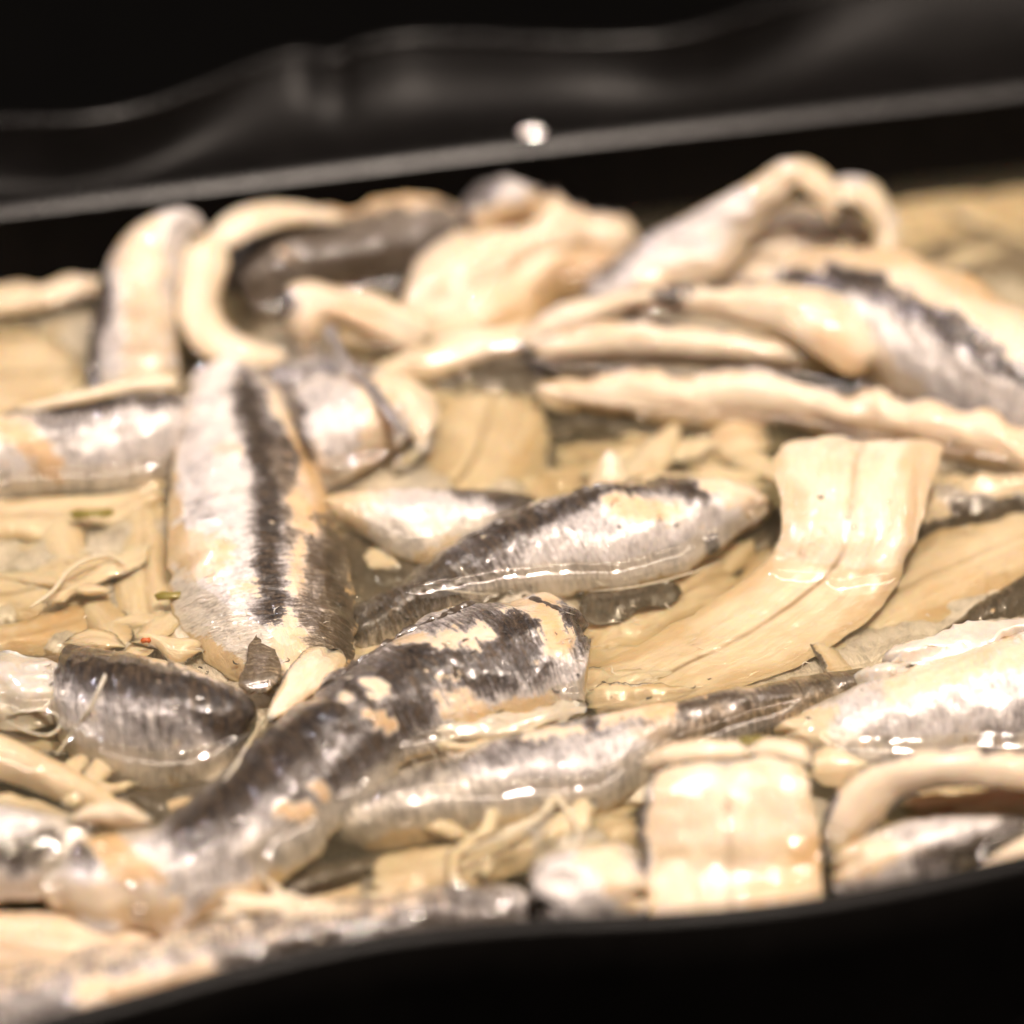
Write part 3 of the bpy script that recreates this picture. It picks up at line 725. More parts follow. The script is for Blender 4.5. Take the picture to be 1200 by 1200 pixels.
fillet('fillet_piece', 'low cream piece under the tent-like fold', [('flesh', [
    (820, 318, .3, 815, 345, .1, .15), (880, 300, .5, 880, 345, .1, .2), (940, 300, .5, 940, 340, .2, .15)], dict(seed=81, seam=0, paint=[('silver', [(850, 335), (940, 330)], 14, .5)]))], None, 'fillet')
# ---- far right submerged
fillet(A_, 'tan fillet lying flat under the marinade along the far right edge', [('flesh', [
    (1000, 236, -.12, 1010, 270, -.2, .1), (1080, 222, -.1, 1085, 278, -.2, .14), (1180, 212, -.1, 1185, 272, -.2, .14), (1300, 198, -.1, 1305, 255, -.2, .1)], dict(seed=83, dz=-.22, rag=.12, seam=.2, paint=[('warm', [(1000, 250), (1300, 230)], 60, .3)]))], G_FLESH)
fillet(A_, 'narrow tan sliver floating near the far rim on the right', [('flesh', [
    (985, 196, -.05, 990, 210, -.1, .05), (1050, 190, -.05, 1050, 214, -.1, .06), (1120, 194, -.05, 1118, 208, -.1, .05)], dict(seed=85, seam=0))], G_FLESH)
fillet(A_, 'pale sliver floating near the far rim behind the tent-like peak', [('flesh', [
    (735, 240, -.05, 745, 258, -.1, .05), (800, 222, -.05, 805, 252, -.1, .08), (880, 215, -.05, 880, 240, -.1, .06)], dict(seed=87, seam=0))], G_FLESH)
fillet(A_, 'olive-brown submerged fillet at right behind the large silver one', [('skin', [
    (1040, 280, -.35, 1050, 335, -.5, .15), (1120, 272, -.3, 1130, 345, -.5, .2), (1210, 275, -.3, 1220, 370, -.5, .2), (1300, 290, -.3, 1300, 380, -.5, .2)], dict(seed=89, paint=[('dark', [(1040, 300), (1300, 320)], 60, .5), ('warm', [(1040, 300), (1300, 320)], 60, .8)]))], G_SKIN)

# ---- flesh fillet hanging over, right
fillet(A_, 'cream fillet hanging over like a wide tongue with a centre seam, right of middle', [('flesh', [
    (922, 513, .75, 1108, 516, .75, .1), (906, 545, .8, 1098, 553, .75, .22), (912, 588, .62, 1082, 602, .55, .26), (917, 628, .38, 1066, 650, .3, .26), (898, 660, .12, 1046, 690, .04, .22), (850, 695, -.04, 1012, 728, -.12, .18),
    (780, 738, -.14, 950, 772, -.22, .14), (700, 778, -.24, 850, 812, -.3, .12), (640, 812, -.34, 760, 835, -.36, .08)],
    dict(seed=91.7, skin_edge=0.0, seam=.28, rag=.03, thick=.25, rough=.8, paint=[('warm', [(1002, 530), (990, 590), (995, 630)], 5, .6), ]))], G_FLESH)
fillet(A_, 'broad tan fillet just under the marinade right of the tongue-like one', [('flesh', [
    (940, 690, -.28, 930, 800, -.35, .15), (1010, 668, -.2, 1020, 770, -.3, .2), (1075, 632, -.12, 1090, 735, -.2, .2), (1140, 610, -.08, 1160, 705, -.15, .2), (1220, 585, -.05, 1240, 660, -.15, .15)],
    dict(seed=93, dz=-.14, seam=.15, rag=.09, paint=[('warm', [(1080, 710), (1150, 690)], 22, .5)]))], G_FLESH)
fillet('fillet_piece', 'short cream strip at the right edge above the broad tan fillet', [('flesh', [
    (1118, 560, .1, 1125, 592, 0, .08), (1170, 555, .15, 1175, 585, 0, .1), (1250, 545, .15, 1255, 578, 0, .08)], dict(seed=95, seam=0))], None, 'fillet')
fillet(A_, 'rough dark fillet showing behind the right side of the tongue-like one', [('skin', [
    (1055, 575, -.2, 1050, 640, -.35, .2), (1110, 565, -.1, 1115, 632, -.3, .25), (1180, 565, -.1, 1185, 615, -.3, .2), (1260, 555, -.1, 1270, 600, -.3, .15)],
    dict(seed=96, rag=.08, paint=[('dark', [(1050, 625), (1120, 610), (1260, 590)], 22, .95), ('flesh', [(1090, 578), (1095, 588)], 12), ('flesh', [(1080, 605), (1105, 600)], 6)]))], G_SKIN)
fillet(A_, 'greyish fillet in the gap under the long crested one at right', [('skin', [
    (1080, 535, -.2, 1085, 565, -.35, .12), (1140, 530, -.1, 1150, 562, -.3, .15), (1220, 560, -.1, 1225, 590, -.3, .12)], dict(seed=98, paint=[('dark', [(1080, 550), (1220, 570)], 30, .4)]))], G_SKIN)
fillet('fillet_piece', 'small white cone-shaped tip sticking up behind the central silver fillet', [('flesh', [
    (684, 580, -.1, 742, 580, -.1, .15), (690, 562, .05, 738, 562, .05, .15), (702, 540, .25, 728, 540, .25, .1), (711, 527, .35, 719, 527, .35, .04)], dict(seed=99, seam=0, rag=.01, cap=.1))], None, 'fillet tip')
for st, lab, pt in [
    ([(650, 520, -.3, 650, 545, -.4, .1), (720, 520, -.25, 720, 552, -.4, .12), (800, 530, -.25, 800, 560, -.4, .1)], 'narrow olive-cream sliver under the bubbles of the dark gap', []),
    ([(735, 508, -.12, 730, 530, -.25, .1), (790, 505, -.05, 790, 550, -.2, .15), (850, 535, -.1, 845, 562, -.25, .1)], 'small cream scrap between the white cone and the crested fillet', []),
    ([(815, 520, -.1, 820, 545, -.2, .12), (855, 490, .1, 870, 545, -.1, .2), (900, 492, .05, 905, 548, -.15, .15)], 'crumpled tan scrap left of the tongue-like fillet', [('warm', [(830, 520), (880, 500)], 12, .6), ('dark', [(860, 560), (900, 555)], 8, .6)]),
    ([(630, 550, -.3, 620, 590, -.4, .12), (700, 545, -.25, 700, 585, -.4, .14), (800, 555, -.3, 800, 580, -.4, .1)], 'submerged tan piece around the foot of the white cone', [('warm', [(640, 560), (720, 560)], 14, .5)]),
    ([(850, 610, -.25, 830, 680, -.35, .15), (890, 600, -.2, 880, 660, -.3, .15), (930, 600, -.3, 920, 640, -.4, .1)], 'murky tan scrap between the cream tip and the tongue-like fillet', []),
    ([(680, 700, -.2, 690, 790, -.35, .18), (740, 680, -.15, 760, 760, -.3, .2), (800, 665, -.2, 830, 720, -.35, .15), (850, 655, -.3, 870, 690, -.4, .1)], 'torn cream piece under the marinade right of the large dark fillet', [('warm', [(690, 760), (720, 720)], 10, .6), ('dark', [(690, 700), (720, 690)], 12, .7)]),
    ([(660, 795, -.12, 665, 822, -.25, .1), (760, 782, -.1, 765, 815, -.25, .14), (880, 775, -.15, 885, 812, -.3, .12), (1000, 775, -.25, 1000, 800, -.4, .08)], 'cream strip just above the long dark-backed fillet', [('warm', [(680, 812), (850, 808)], 5, .7)]),
    ([(690, 812, -.05, 695, 838, -.2, .1), (760, 805, -.05, 770, 828, -.2, .1), (860, 798, -.1, 870, 812, -.25, .08)], 'second narrow cream strip touching the long dark-backed fillet', [])]:
    fillet('fillet_piece', lab, [('flesh', st, dict(dz=-.16, rag=.09, rough=1.3, seam=.2, paint=pt))], 'small submerged fish pieces', 'fish scrap')

# ---- long low fish in front centre
fillet(A_, 'long low fillet with a ridged dark back and silver flank in front of centre', [('skin', [
    (375, 955, -.3, 385, 985, -.45, .15), (430, 925, -.1, 445, 998, -.45, .3), (500, 892, .05, 530, 985, -.4, .42), (590, 862, .15, 625, 970, -.35, .48), (680, 842, .2, 705, 955, -.3, .48),
    (760, 826, .2, 780, 905, -.2, .42), (850, 808, .15, 870, 872, -.2, .35), (940, 795, .1, 960, 845, -.2, .28), (1010, 785, .05, 1025, 815, -.15, .2), (1062, 775, 0, 1068, 795, -.1, .1)],
    dict(seed=101.3, rag=.03, thick=.3, paint=[('dark', [(600, 866), (680, 848), (760, 835), (850, 822), (940, 805), (1060, 785)], 15, .75), ('dark', [(800, 850), (880, 850), (960, 825)], 30, .5), ('warm', [(780, 840), (1060, 785)], 40, .9),
        ('dark', [(400, 945), (500, 905), (600, 880)], 10, .55), ('flesh', [(715, 836), (780, 828)], 12), ('flesh', [(620, 862), (680, 850)], 5), ('flesh', [(440, 990), (600, 965), (720, 950)], 11), ('dark', [(430, 955), (600, 915), (750, 875)], 50, .28)]))], G_SKIN)
# ---- right whitish
fillet(A_, 'whitish smooth fillet with grey smears at the right edge', [('skin', [
    (900, 850, -.1, 925, 872, -.2, .12), (960, 822, .1, 990, 900, -.15, .3), (1040, 792, .3, 1070, 895, -.05, .4), (1120, 765, .4, 1150, 880, .0, .45), (1200, 738, .45, 1230, 885, .0, .5), (1290, 705, .4, 1310, 870, .0, .45)],
    dict(seed=103.3, rag=.03, thick=.3, paint=[('flesh', [(910, 855), (1000, 850)], 22), ('warm', [(1030, 800), (1150, 770)], 18, .5), ('dark', [(1150, 860), (1210, 835)], 18, .42), ('flesh', [(1050, 800), (1200, 760)], 22, .75), ('silver', [(1000, 850), (1120, 840)], 26)]))], G_SKIN)
fillet('gelatinous_scrap', 'translucent greyish gelatinous scrap where the ridged back meets the whitish fillet', [('flesh', [
    (995, 800, .1, 1008, 818, .0, .1), (1020, 778, .3, 1030, 815, .1, .2), (1045, 772, .35, 1062, 805, .15, .2), (1060, 775, .3, 1068, 795, .2, .08)], dict(seed=105, seam=0, rag=.1, rough=2.5, thick=.15))], None, 'fish scrap', mat=GEL)
fillet('gelatinous_scrap', 'long wet translucent strip of tissue along the top of the whitish fillet', [('flesh', [
    (1030, 765, .3, 1060, 790, .2, .1), (1070, 742, .42, 1100, 778, .3, .2), (1130, 732, .5, 1160, 762, .4, .2), (1200, 722, .5, 1225, 745, .45, .18), (1280, 705, .5, 1290, 728, .45, .1)], dict(seed=107, seam=0, rag=.1, rough=2.2, thick=.15))], None, 'fish scrap', mat=GEL)
# ---- right loop
fillet('curled_fillet', 'thick cream fillet looping over a dark hollow at the lower right', [
  ('flesh', [(955, 985, .0, 985, 1015, -.3, .1), (975, 935, .4, 1010, 985, .1, .2), (1020, 892, .75, 1055, 940, .5, .25), (1090, 876, .95, 1105, 922, .7, .25), (1170, 875, .95, 1175, 925, .7, .25), (1260, 885, .8, 1260, 945, .5, .25)],
    dict(seed=109.3, seam=0, rag=.02, thick=.14, rough=.7, paint=[('dark', [(952, 985), (972, 935), (1015, 892), (1090, 872), (1250, 880)], 6, .9), ('warm', [(1060, 935), (1250, 935)], 8, .7)])),
  ('flesh', [(1080, 1060, -.1, 1130, 1075, -.2, .1), (1150, 1010, .2, 1190, 1045, .0, .2), (1230, 960, .45, 1260, 1010, .2, .2)], dict(seed=111, seam=0, thick=.2, rag=.02))], 'curled anchovy fillets', 'curled fillet')
fillet('fillet_piece', 'speckled skin piece sitting in the hollow of the looping fillet', [('skin', [
    (970, 1000, -.1, 985, 1050, -.3, .2), (1020, 975, .1, 1035, 1050, -.25, .35), (1080, 960, .15, 1095, 1040, -.2, .35), (1140, 955, .15, 1150, 1010, -.1, .25), (1200, 950, .1, 1210, 985, -.1, .2)],
    dict(seed=113.3, rag=.04, paint=[('flesh', [(980, 1010), (1030, 1000)], 24), ('warm', [(980, 1030), (1080, 990)], 18, .6), ('dark', [(1080, 1010), (1150, 990), (1200, 965)], 16, .7)]))], None, 'fillet')
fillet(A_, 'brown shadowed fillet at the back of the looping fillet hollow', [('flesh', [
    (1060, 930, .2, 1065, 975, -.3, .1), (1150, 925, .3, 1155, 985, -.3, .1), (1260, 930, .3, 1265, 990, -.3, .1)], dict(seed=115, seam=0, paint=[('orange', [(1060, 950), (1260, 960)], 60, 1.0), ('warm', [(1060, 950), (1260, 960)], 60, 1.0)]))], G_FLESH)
# ---- white block
fillet('folded_fillet', 'square-cut white fillet end facing us beside the front rim', [
  ('flesh', [(766, 902, .75, 938, 884, .75, .1), (755, 935, .60, 950, 918, .60, .12), (750, 980, .30, 957, 968, .30, .12), (750, 1035, -.05, 960, 1022, -.05, .12), (750, 1085, -.2, 962, 1072, -.2, .1)],
    dict(seed=117.3, seam=.14, rag=.05, thick=.3, rough=.9, cap=.12, power=3.5, paint=[('warm', [(890, 1045), (950, 1005)], 24, .9), ('warm', [(855, 900), (848, 1060)], 4, .3), ('dark', [(748, 905), (746, 1080)], 5, .9)])),
  ('flesh', [(752, 885, .62, 760, 905, .5, .1), (790, 868, .78, 795, 902, .65, .16), (860, 866, .8, 865, 895, .7, .14), (880, 872, .75, 880, 890, .7, .06)], dict(seed=119, seam=0, thick=.2, rag=.03, paint=[('dark', [(760, 905), (880, 890)], 5, .9)])),
  ('flesh', [(868, 868, .78, 872, 885, .7, .08), (905, 862, .85, 905, 893, .7, .14), (945, 872, .8, 942, 905, .6, .1), (955, 890, .65, 950, 905, .55, .05)], dict(seed=121, seam=0, thick=.2, rag=.03, paint=[('dark', [(870, 888), (945, 905)], 6, .9)]))], None, 'fillet')
fillet('fillet_piece', 'small tan piece between the white square end and the looping fillet', [('flesh', [
    (940, 880, .0, 945, 925, -.2, .1), (990, 880, .1, 1000, 915, -.1, .15), (1030, 890, .05, 1035, 905, -.05, .08)], dict(seed=123, seam=0, paint=[('warm', [(950, 905), (1020, 900)], 10, .6)]))], None, 'fish scrap')
# ---- front row by the rim
fillet('fillet_piece', 'rounded pinkish silver fillet end left of the white square one', [('skin', [
    (612, 1020, -.1, 640, 1085, -.4, .25), (645, 995, .1, 680, 1095, -.35, .4), (700, 988, .2, 725, 1095, -.35, .4), (748, 990, .2, 758, 1085, -.3, .3)],
    dict(seed=125.3, rag=.05, paint=[('dark', [(612, 1040), (640, 1090)], 16, .8), ('flesh', [(700, 1000), (740, 1050)], 22), ('warm', [(720, 1040), (740, 1060)], 14, .6), ('silver', [(660, 1020), (690, 1050)], 20)]))], None, 'fillet')
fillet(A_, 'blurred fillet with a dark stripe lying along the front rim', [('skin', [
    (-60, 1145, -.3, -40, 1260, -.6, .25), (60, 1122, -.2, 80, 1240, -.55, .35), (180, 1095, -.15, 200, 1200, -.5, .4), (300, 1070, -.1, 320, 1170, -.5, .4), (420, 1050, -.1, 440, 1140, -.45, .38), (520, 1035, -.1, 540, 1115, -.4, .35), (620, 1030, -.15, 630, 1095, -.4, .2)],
    dict(seed=127.3, dz=-.2, rag=.06, paint=[('dark', [(280, 1125), (400, 1095), (560, 1055)], 13, .8), ('flesh', [(0, 1150), (250, 1090), (500, 1045)], 16, .8), ('dark', [(-50, 1200), (250, 1130), (560, 1070)], 70, .6), ('warm', [(-50, 1200), (560, 1070)], 60, .5), ('orange', [(100, 1165), (250, 1140)], 15, .9), ('dark', [(330, 1140), (420, 1120)], 12, .5)]))], G_SKIN)  # the widest dark stroke paints in the front rim's shade
fillet(A_, 'submerged tan fillet in front of the large dark one at lower left', [('flesh', [
    (-80, 1060, -.5, -70, 1150, -.7, .25), (60, 1070, -.45, 80, 1150, -.65, .25), (250, 1075, -.5, 260, 1140, -.65, .25), (420, 1020, -.5, 440, 1075, -.6, .2), (560, 990, -.55, 580, 1040, -.65, .15)], dict(seed=129, dz=-.15, seam=.1, rag=.1, paint=[('warm', [(-50, 1110), (400, 1060)], 40, .5)]))], G_FLESH)
fillet(A_, 'olive-tan fillet under the marinade in the front centre', [('flesh', [
    (420, 1005, -.4, 440, 1060, -.55, .15), (520, 985, -.35, 540, 1045, -.5, .2), (640, 965, -.35, 650, 1010, -.5, .2), (750, 940, -.4, 760, 1000, -.5, .15)], dict(seed=131, seam=.1))], G_FLESH)
# ---- lower left edge
fillet(A_, 'grey-silver fillet with a dark hollow at the lower left edge', [('skin', [
    (-80, 950, .1, -80, 1080, -.3, .3), (-10, 942, .15, 0, 1060, -.35, .4), (60, 948, .1, 75, 1045, -.4, .35), (115, 965, .0, 125, 1020, -.3, .2)],
    dict(seed=133.3, rag=.05, paint=[('dark', [(10, 1000), (55, 985)], 17, 1.0), ('warm', [(0, 1040), (60, 1030)], 14, .7), ('silver', [(0, 950), (80, 955)], 15)]))], G_SKIN)  # the dark stroke paints the shade of a hollow
fillet(A_, 'smooth cream fillet tapering rightwards at the left edge', [('flesh', [
    (-80, 835, .1, -80, 905, -.15, .2), (0, 860, .12, 0, 918, -.15, .22), (60, 888, .08, 70, 942, -.2, .2), (110, 915, .0, 118, 955, -.2, .12), (140, 938, -.1, 142, 950, -.15, .05)], dict(seed=135, seam=0, rag=.01, rough=.6))], G_FLESH)
fillet(A_, 'thin tan strip under the smooth cream fillet at the left edge', [('flesh', [
    (-60, 925, -.05, -60, 945, -.2, .1), (20, 935, -.05, 20, 955, -.2, .1), (110, 955, -.1, 110, 970, -.2, .08)], dict(seed=137, seam=0))], G_FLESH)
fillet('fillet_piece', 'small white shard beside the head of the large dark fillet', [('flesh', [
    (78, 956, .25, 82, 966, .2, .04), (110, 942, .4, 115, 965, .25, .1), (142, 938, .45, 150, 972, .2, .12), (175, 955, .3, 178, 965, .25, .04)], dict(seed=139, seam=0, rag=.02, thick=.12))], None, 'fillet tip')
fillet(A_, 'brownish submerged fillet between the plump dark one and the large dark one', [('flesh', [
    (110, 915, -.3, 130, 960, -.4, .1), (200, 930, -.25, 210, 965, -.4, .1), (270, 905, -.3, 290, 925, -.4, .1)], dict(seed=141, seam=0, paint=[('warm', [(100, 940), (290, 920)], 30, .6)]))], G_FLESH)
# ---- left submerged stack
for st, lab, pt, md in [
    ([(-60, 640, -.3, -60, 690, -.4, .12), (40, 632, -.25, 45, 682, -.35, .15), (140, 622, -.2, 142, 662, -.35, .12)], 'upper cream fillet of the submerged stack at the left edge', [('warm', [(0, 650), (120, 640)], 6, .7)], 'flesh'),
    ([(-60, 680, -.2, -60, 740, -.35, .15), (30, 668, -.15, 40, 728, -.3, .2), (100, 652, -.1, 110, 712, -.25, .2), (145, 645, -.2, 148, 680, -.3, .1)], 'middle cream fillet of the submerged stack at the left edge', [('warm', [(0, 740), (120, 710)], 8, .6)], 'flesh'),
    ([(-60, 745, -.15, -60, 775, -.3, .15), (30, 728, -.15, 40, 768, -.3, .15), (100, 700, -.2, 110, 752, -.35, .15), (150, 680, -.3, 155, 735, -.4, .1)], 'lowest, brown-streaked fillet of the submerged stack at the left edge', [('warm', [(20, 752), (90, 725), (140, 700)], 20, .9)], 'flesh'),
    ([(138, 588, -.12, 200, 588, -.12, .12), (134, 650, -.15, 205, 650, -.15, .16), (136, 710, -.15, 215, 720, -.15, .16), (140, 775, -.2, 240, 785, -.25, .12)], 'upright cream strip left of the long white-flanked fillet', [], 'flesh'),
    ([(180, 690, -.05, 200, 780, -.2, .1), (215, 700, -.05, 235, 790, -.2, .14), (250, 745, -.1, 262, 800, -.2, .1)], 'ragged pale scrap by the foot of the long white-flanked fillet', [('silver', [(210, 740), (240, 780)], 12, .6)], 'flesh'),
    ([(70, 745, .0, 85, 762, -.1, .08), (110, 735, .05, 120, 765, -.05, .1), (145, 742, .0, 140, 770, -.05, .08)], 'small olive-cream scrap above the plump dark fillet', [], 'flesh'),
    ([(-30, 768, .1, -30, 850, -.2, .25), (20, 765, .25, 20, 860, -.15, .3), (55, 768, .25, 62, 850, -.1, .28), (82, 785, .1, 85, 830, .0, .12)], 'crumpled greyish tissue beside the plump dark fillet at the left edge', [('dark', [(70, 810), (80, 800)], 10, .8), ('dark', [(35, 772), (45, 778)], 7, .8)], 'gel')]:
    fillet('fillet_piece', lab, [('flesh' if md == 'gel' else md, st, dict(dz=0 if md == 'gel' else -.14, rag=.05, rough=1.3 if md != 'gel' else 2.2, seam=.15, paint=pt))], 'small submerged fish pieces' if md != 'gel' else None, 'fish scrap', mat=GEL if md == 'gel' else None)

#=UNDER=
for lab, pts, rad, par in [
    ('dark crumpled ridge of skin along the top edge', [(370, 812), (420, 776), (470, 745), (520, 722), (560, 706), (600, 695), (640, 708), (668, 722)], .05, F1),
    ('dark crumpled ridge of skin along the back', [(540, 634), (575, 618), (612, 600), (650, 590), (690, 575), (725, 570), (750, 560), (790, 562)], .045, F2)]:
    n_ = 90
    base_ = catmull(np.array([[x, y, 0.] for x, y in pts]), n_)
    bt = BVHTree.FromPolygons([Vector(v) for v in np.vstack(ALLV).tolist()], ALLF)
    Pq = []
    for q in base_:
        d = at(q[0], q[1], 0) - CAM; d /= np.linalg.norm(d)
        hit = bt.ray_cast(Vector(CAM), Vector(d), 120)[0]
        Pq.append(np.array(hit) if hit is not None else at(q[0], q[1], .3))
    Pq = np.array(Pq)
    for ax in range(3): Pq[1:-1, ax] = (Pq[:-2, ax] + Pq[1:-1, ax] + Pq[2:, ax]) / 3
    tt = np.arange(n_) * .21
    Pq[:, 1] += .03 * fbm(tt * 2, tt * 0, 4 + rad * 100, 3); Pq[:, 2] += .012 + .022 * fbm(tt * 3, tt * 0, 9 + rad * 100, 3)
    T = np.gradient(Pq, axis=0); T /= np.linalg.norm(T, axis=1)[:, None]
    A = np.cross(T, [0, -.5, .86]); A /= np.linalg.norm(A, axis=1)[:, None]; Bq = np.cross(A, T)
    rr_ = rad * np.clip(.55 + .75 * fbm(tt * 1.6, tt * 0, 17 + rad * 50, 3), .06, 1.6) * np.sin(np.linspace(.05, math.pi - .05, n_)) ** .3
    th = np.linspace(0, 2 * math.pi, 10, endpoint=False)
    V = (Pq[:, None, :] + rr_[:, None, None] * (A[:, None, :] * np.cos(th)[None, :, None] * 1.7 + Bq[:, None, :] * np.sin(th)[None, :, None] * .7)).reshape(-1, 3)
    i_ = np.arange(n_ - 1)[:, None]; j_ = np.arange(10)[None, :]
    a_ = i_ * 10 + j_; b_ = i_ * 10 + (j_ + 1) % 10
    Fq = np.stack([a_, b_, b_ + 10, a_ + 10], -1).reshape(-1, 4).tolist()
    o = mesh_from('skin_ridge', V, Fq, RIDGE); o.location = o.location - par.location
    link(o, par, lab)
for st, lab in [  # added dark fillets that stand in for shade in the gaps
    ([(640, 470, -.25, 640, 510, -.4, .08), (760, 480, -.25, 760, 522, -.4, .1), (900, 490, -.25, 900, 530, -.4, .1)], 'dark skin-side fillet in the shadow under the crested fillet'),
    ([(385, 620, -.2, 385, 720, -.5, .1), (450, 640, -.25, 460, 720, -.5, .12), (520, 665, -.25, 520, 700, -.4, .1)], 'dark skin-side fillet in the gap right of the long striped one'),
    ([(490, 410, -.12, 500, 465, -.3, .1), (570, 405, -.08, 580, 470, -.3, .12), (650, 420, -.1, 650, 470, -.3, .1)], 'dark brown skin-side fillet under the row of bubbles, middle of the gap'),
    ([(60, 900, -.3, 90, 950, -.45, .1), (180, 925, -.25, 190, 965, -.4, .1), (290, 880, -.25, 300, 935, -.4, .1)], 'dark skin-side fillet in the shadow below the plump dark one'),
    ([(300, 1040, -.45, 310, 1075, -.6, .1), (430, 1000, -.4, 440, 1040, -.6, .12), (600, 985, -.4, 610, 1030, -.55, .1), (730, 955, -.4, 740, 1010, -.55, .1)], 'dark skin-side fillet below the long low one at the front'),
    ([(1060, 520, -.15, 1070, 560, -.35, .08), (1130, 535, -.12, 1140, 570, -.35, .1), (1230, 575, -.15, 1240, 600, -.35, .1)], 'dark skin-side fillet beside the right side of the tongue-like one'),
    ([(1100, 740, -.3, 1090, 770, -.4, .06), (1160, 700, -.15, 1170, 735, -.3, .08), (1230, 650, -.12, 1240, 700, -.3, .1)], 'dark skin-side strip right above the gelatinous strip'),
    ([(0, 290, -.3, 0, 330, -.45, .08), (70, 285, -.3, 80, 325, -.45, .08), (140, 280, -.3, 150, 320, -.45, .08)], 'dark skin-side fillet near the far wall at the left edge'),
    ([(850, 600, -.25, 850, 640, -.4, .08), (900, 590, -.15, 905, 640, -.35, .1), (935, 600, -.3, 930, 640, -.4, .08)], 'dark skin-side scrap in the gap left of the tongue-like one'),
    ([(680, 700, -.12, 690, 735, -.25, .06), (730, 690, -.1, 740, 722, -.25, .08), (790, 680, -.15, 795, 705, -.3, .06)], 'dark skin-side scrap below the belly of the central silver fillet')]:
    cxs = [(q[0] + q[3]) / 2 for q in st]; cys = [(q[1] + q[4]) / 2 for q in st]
    fillet(A_, lab, [('skin', st, dict(rag=.06, thick=.12, paint=[('dark', list(zip(cxs, cys)), 60, .85), ('warm', list(zip(cxs, cys)), 60, .9)]))], 'dark fillets added as shade in the gaps')

rnd = random.Random(5)
for k in range(96):
    x = rnd.uniform(-9.5, 10.5); y = rnd.uniform(-6.0, 9.5)
    deep = k < 36
    z = rnd.uniform(-1.7, -1.15) if deep else rnd.uniform(-.80, -.42)
    a = rnd.choice([rnd.gauss(.25, .35), rnd.gauss(2.2, .5), rnd.uniform(0, 3.14)])
    ln = rnd.uniform(2.5, 4.2); hw = rnd.uniform(.6, 1.0)
    dx, dy = math.cos(a), math.sin(a); nx, ny = -dy, dx
    st = []
    bend = rnd.uniform(-.5, .5); tilt = rnd.uniform(-.12, .12) if deep else rnd.uniform(-.34, .34)
    for t, wf_ in ((-1, .5), (-.5, .95), (0, 1), (.5, .85), (1, .3)):
        cx = x + dx * t * ln + nx * bend * t * t; cy_ = y + dy * t * ln + ny * bend * t * t
        zz = z + rnd.uniform(-.06, .06)
        st.append((cx + nx * hw * wf_, cy_ + ny * hw * wf_, zz + tilt, cx - nx * hw * wf_, cy_ - ny * hw * wf_, zz - tilt, .28))
    # keep inside the tray walls
    if any(abs(s[0]) > 12.5 for s in st) or cy_ < -6.6 or cy_ > 9.8: continue
    md = 'skin' if rnd.random() < .42 else 'flesh'
    pt = []
    fillet(A_, 'pale submerged fillet seen deep in a gap between the top ones', [(md, st, dict(seed=200 + k * 1.7, worldspace=True, res=.13, rag=.06))], 'submerged fillets of the lower layer', 'fillet')
#=LIQUID=
# ------------------------------------------------------------------ contact lines: height map of everything solid, then relax the free surface
allv = np.vstack(ALLV)
bvh = BVHTree.FromPolygons([Vector(v) for v in allv.tolist()], ALLF)
X0, X1, Y0, Y1 = -10.6, 11.4, -7.6, 11.0
GS = 0.034
xs = np.arange(X0, X1 + GS / 2, GS); ys = np.arange(Y0, Y1 + GS / 2, GS)
nx_, ny_ = len(xs), len(ys)
H = np.full((ny_, nx_), -5.0)
dn_ = Vector((0, 0, -1))
# only cast where something stands above the surface: bounding cells of high vertices
hi = allv[:, 2] > -0.05
mask = np.zeros((ny_, nx_), bool)
ix = np.clip(((allv[hi, 0] - X0) / GS).astype(int), 0, nx_ - 1); iy = np.clip(((allv[hi, 1] - Y0) / GS).astype(int), 0, ny_ - 1)
mask[iy, ix] = True
for k in range(3):
    m2 = mask.copy(); m2[1:] |= mask[:-1]; m2[:-1] |= mask[1:]; m2[:, 1:] |= mask[:, :-1]; m2[:, :-1] |= mask[:, 1:]; mask = m2
for j, i in zip(*np.nonzero(mask)):
    hit = bvh.ray_cast(Vector((float(xs[i]), float(ys[j]), 5.0)), dn_, 5.2)
    if hit[0] is not None: H[j, i] = hit[0].z
LZ = 0.11
Hs = np.clip(H, -0.35, 0.5)
for it in range(7):
    q_ = Hs.copy(); q_[1:-1, 1:-1] = (Hs[1:-1, 1:-1] * 2 + Hs[2:, 1:-1] + Hs[:-2, 1:-1] + Hs[1:-1, 2:] + Hs[1:-1, :-2]) / 6; Hs = q_
contact = Hs > LZ + 0.03
h = np.where(contact, 0.15, 0.0)
kk = (GS / 0.14) ** 2
for it in range(120):
    s = np.zeros_like(h)
    s[1:-1, 1:-1] = (h[2:, 1:-1] + h[:-2, 1:-1] + h[1:-1, 2:] + h[1:-1, :-2]) / (4 + kk)
    h = np.where(contact, 0.15, s)
XX, YY = np.meshgrid(xs, ys)
h = h + LZ + 0.006 * fbm(XX * .7, YY * .7, 3.3, 2)
# tray-shaped outline: clip the sheet at the inner walls
def wall_y(rows, x):
    pts = []
    for r in zip(*rows):
        r = np.array(r); k = np.argmin(np.abs(r[:, 2]))
        pts.append(r[k])
    pts = np.array(pts); o = np.argsort(pts[:, 0])
    return np.interp(x, pts[o, 0], pts[o, 1])
yb = wall_y(wb, xs) - 0.01; yf = wall_y(wf, xs) + 0.01
XX, YY = np.meshgrid(xs, ys)
YC = np.clip(YY, yf[None, :], yb[None, :])
top = np.stack([XX, YC, h], -1).reshape(-1, 3)
bot = np.stack([XX, YC, np.full_like(XX, FLOOR + .02)], -1)
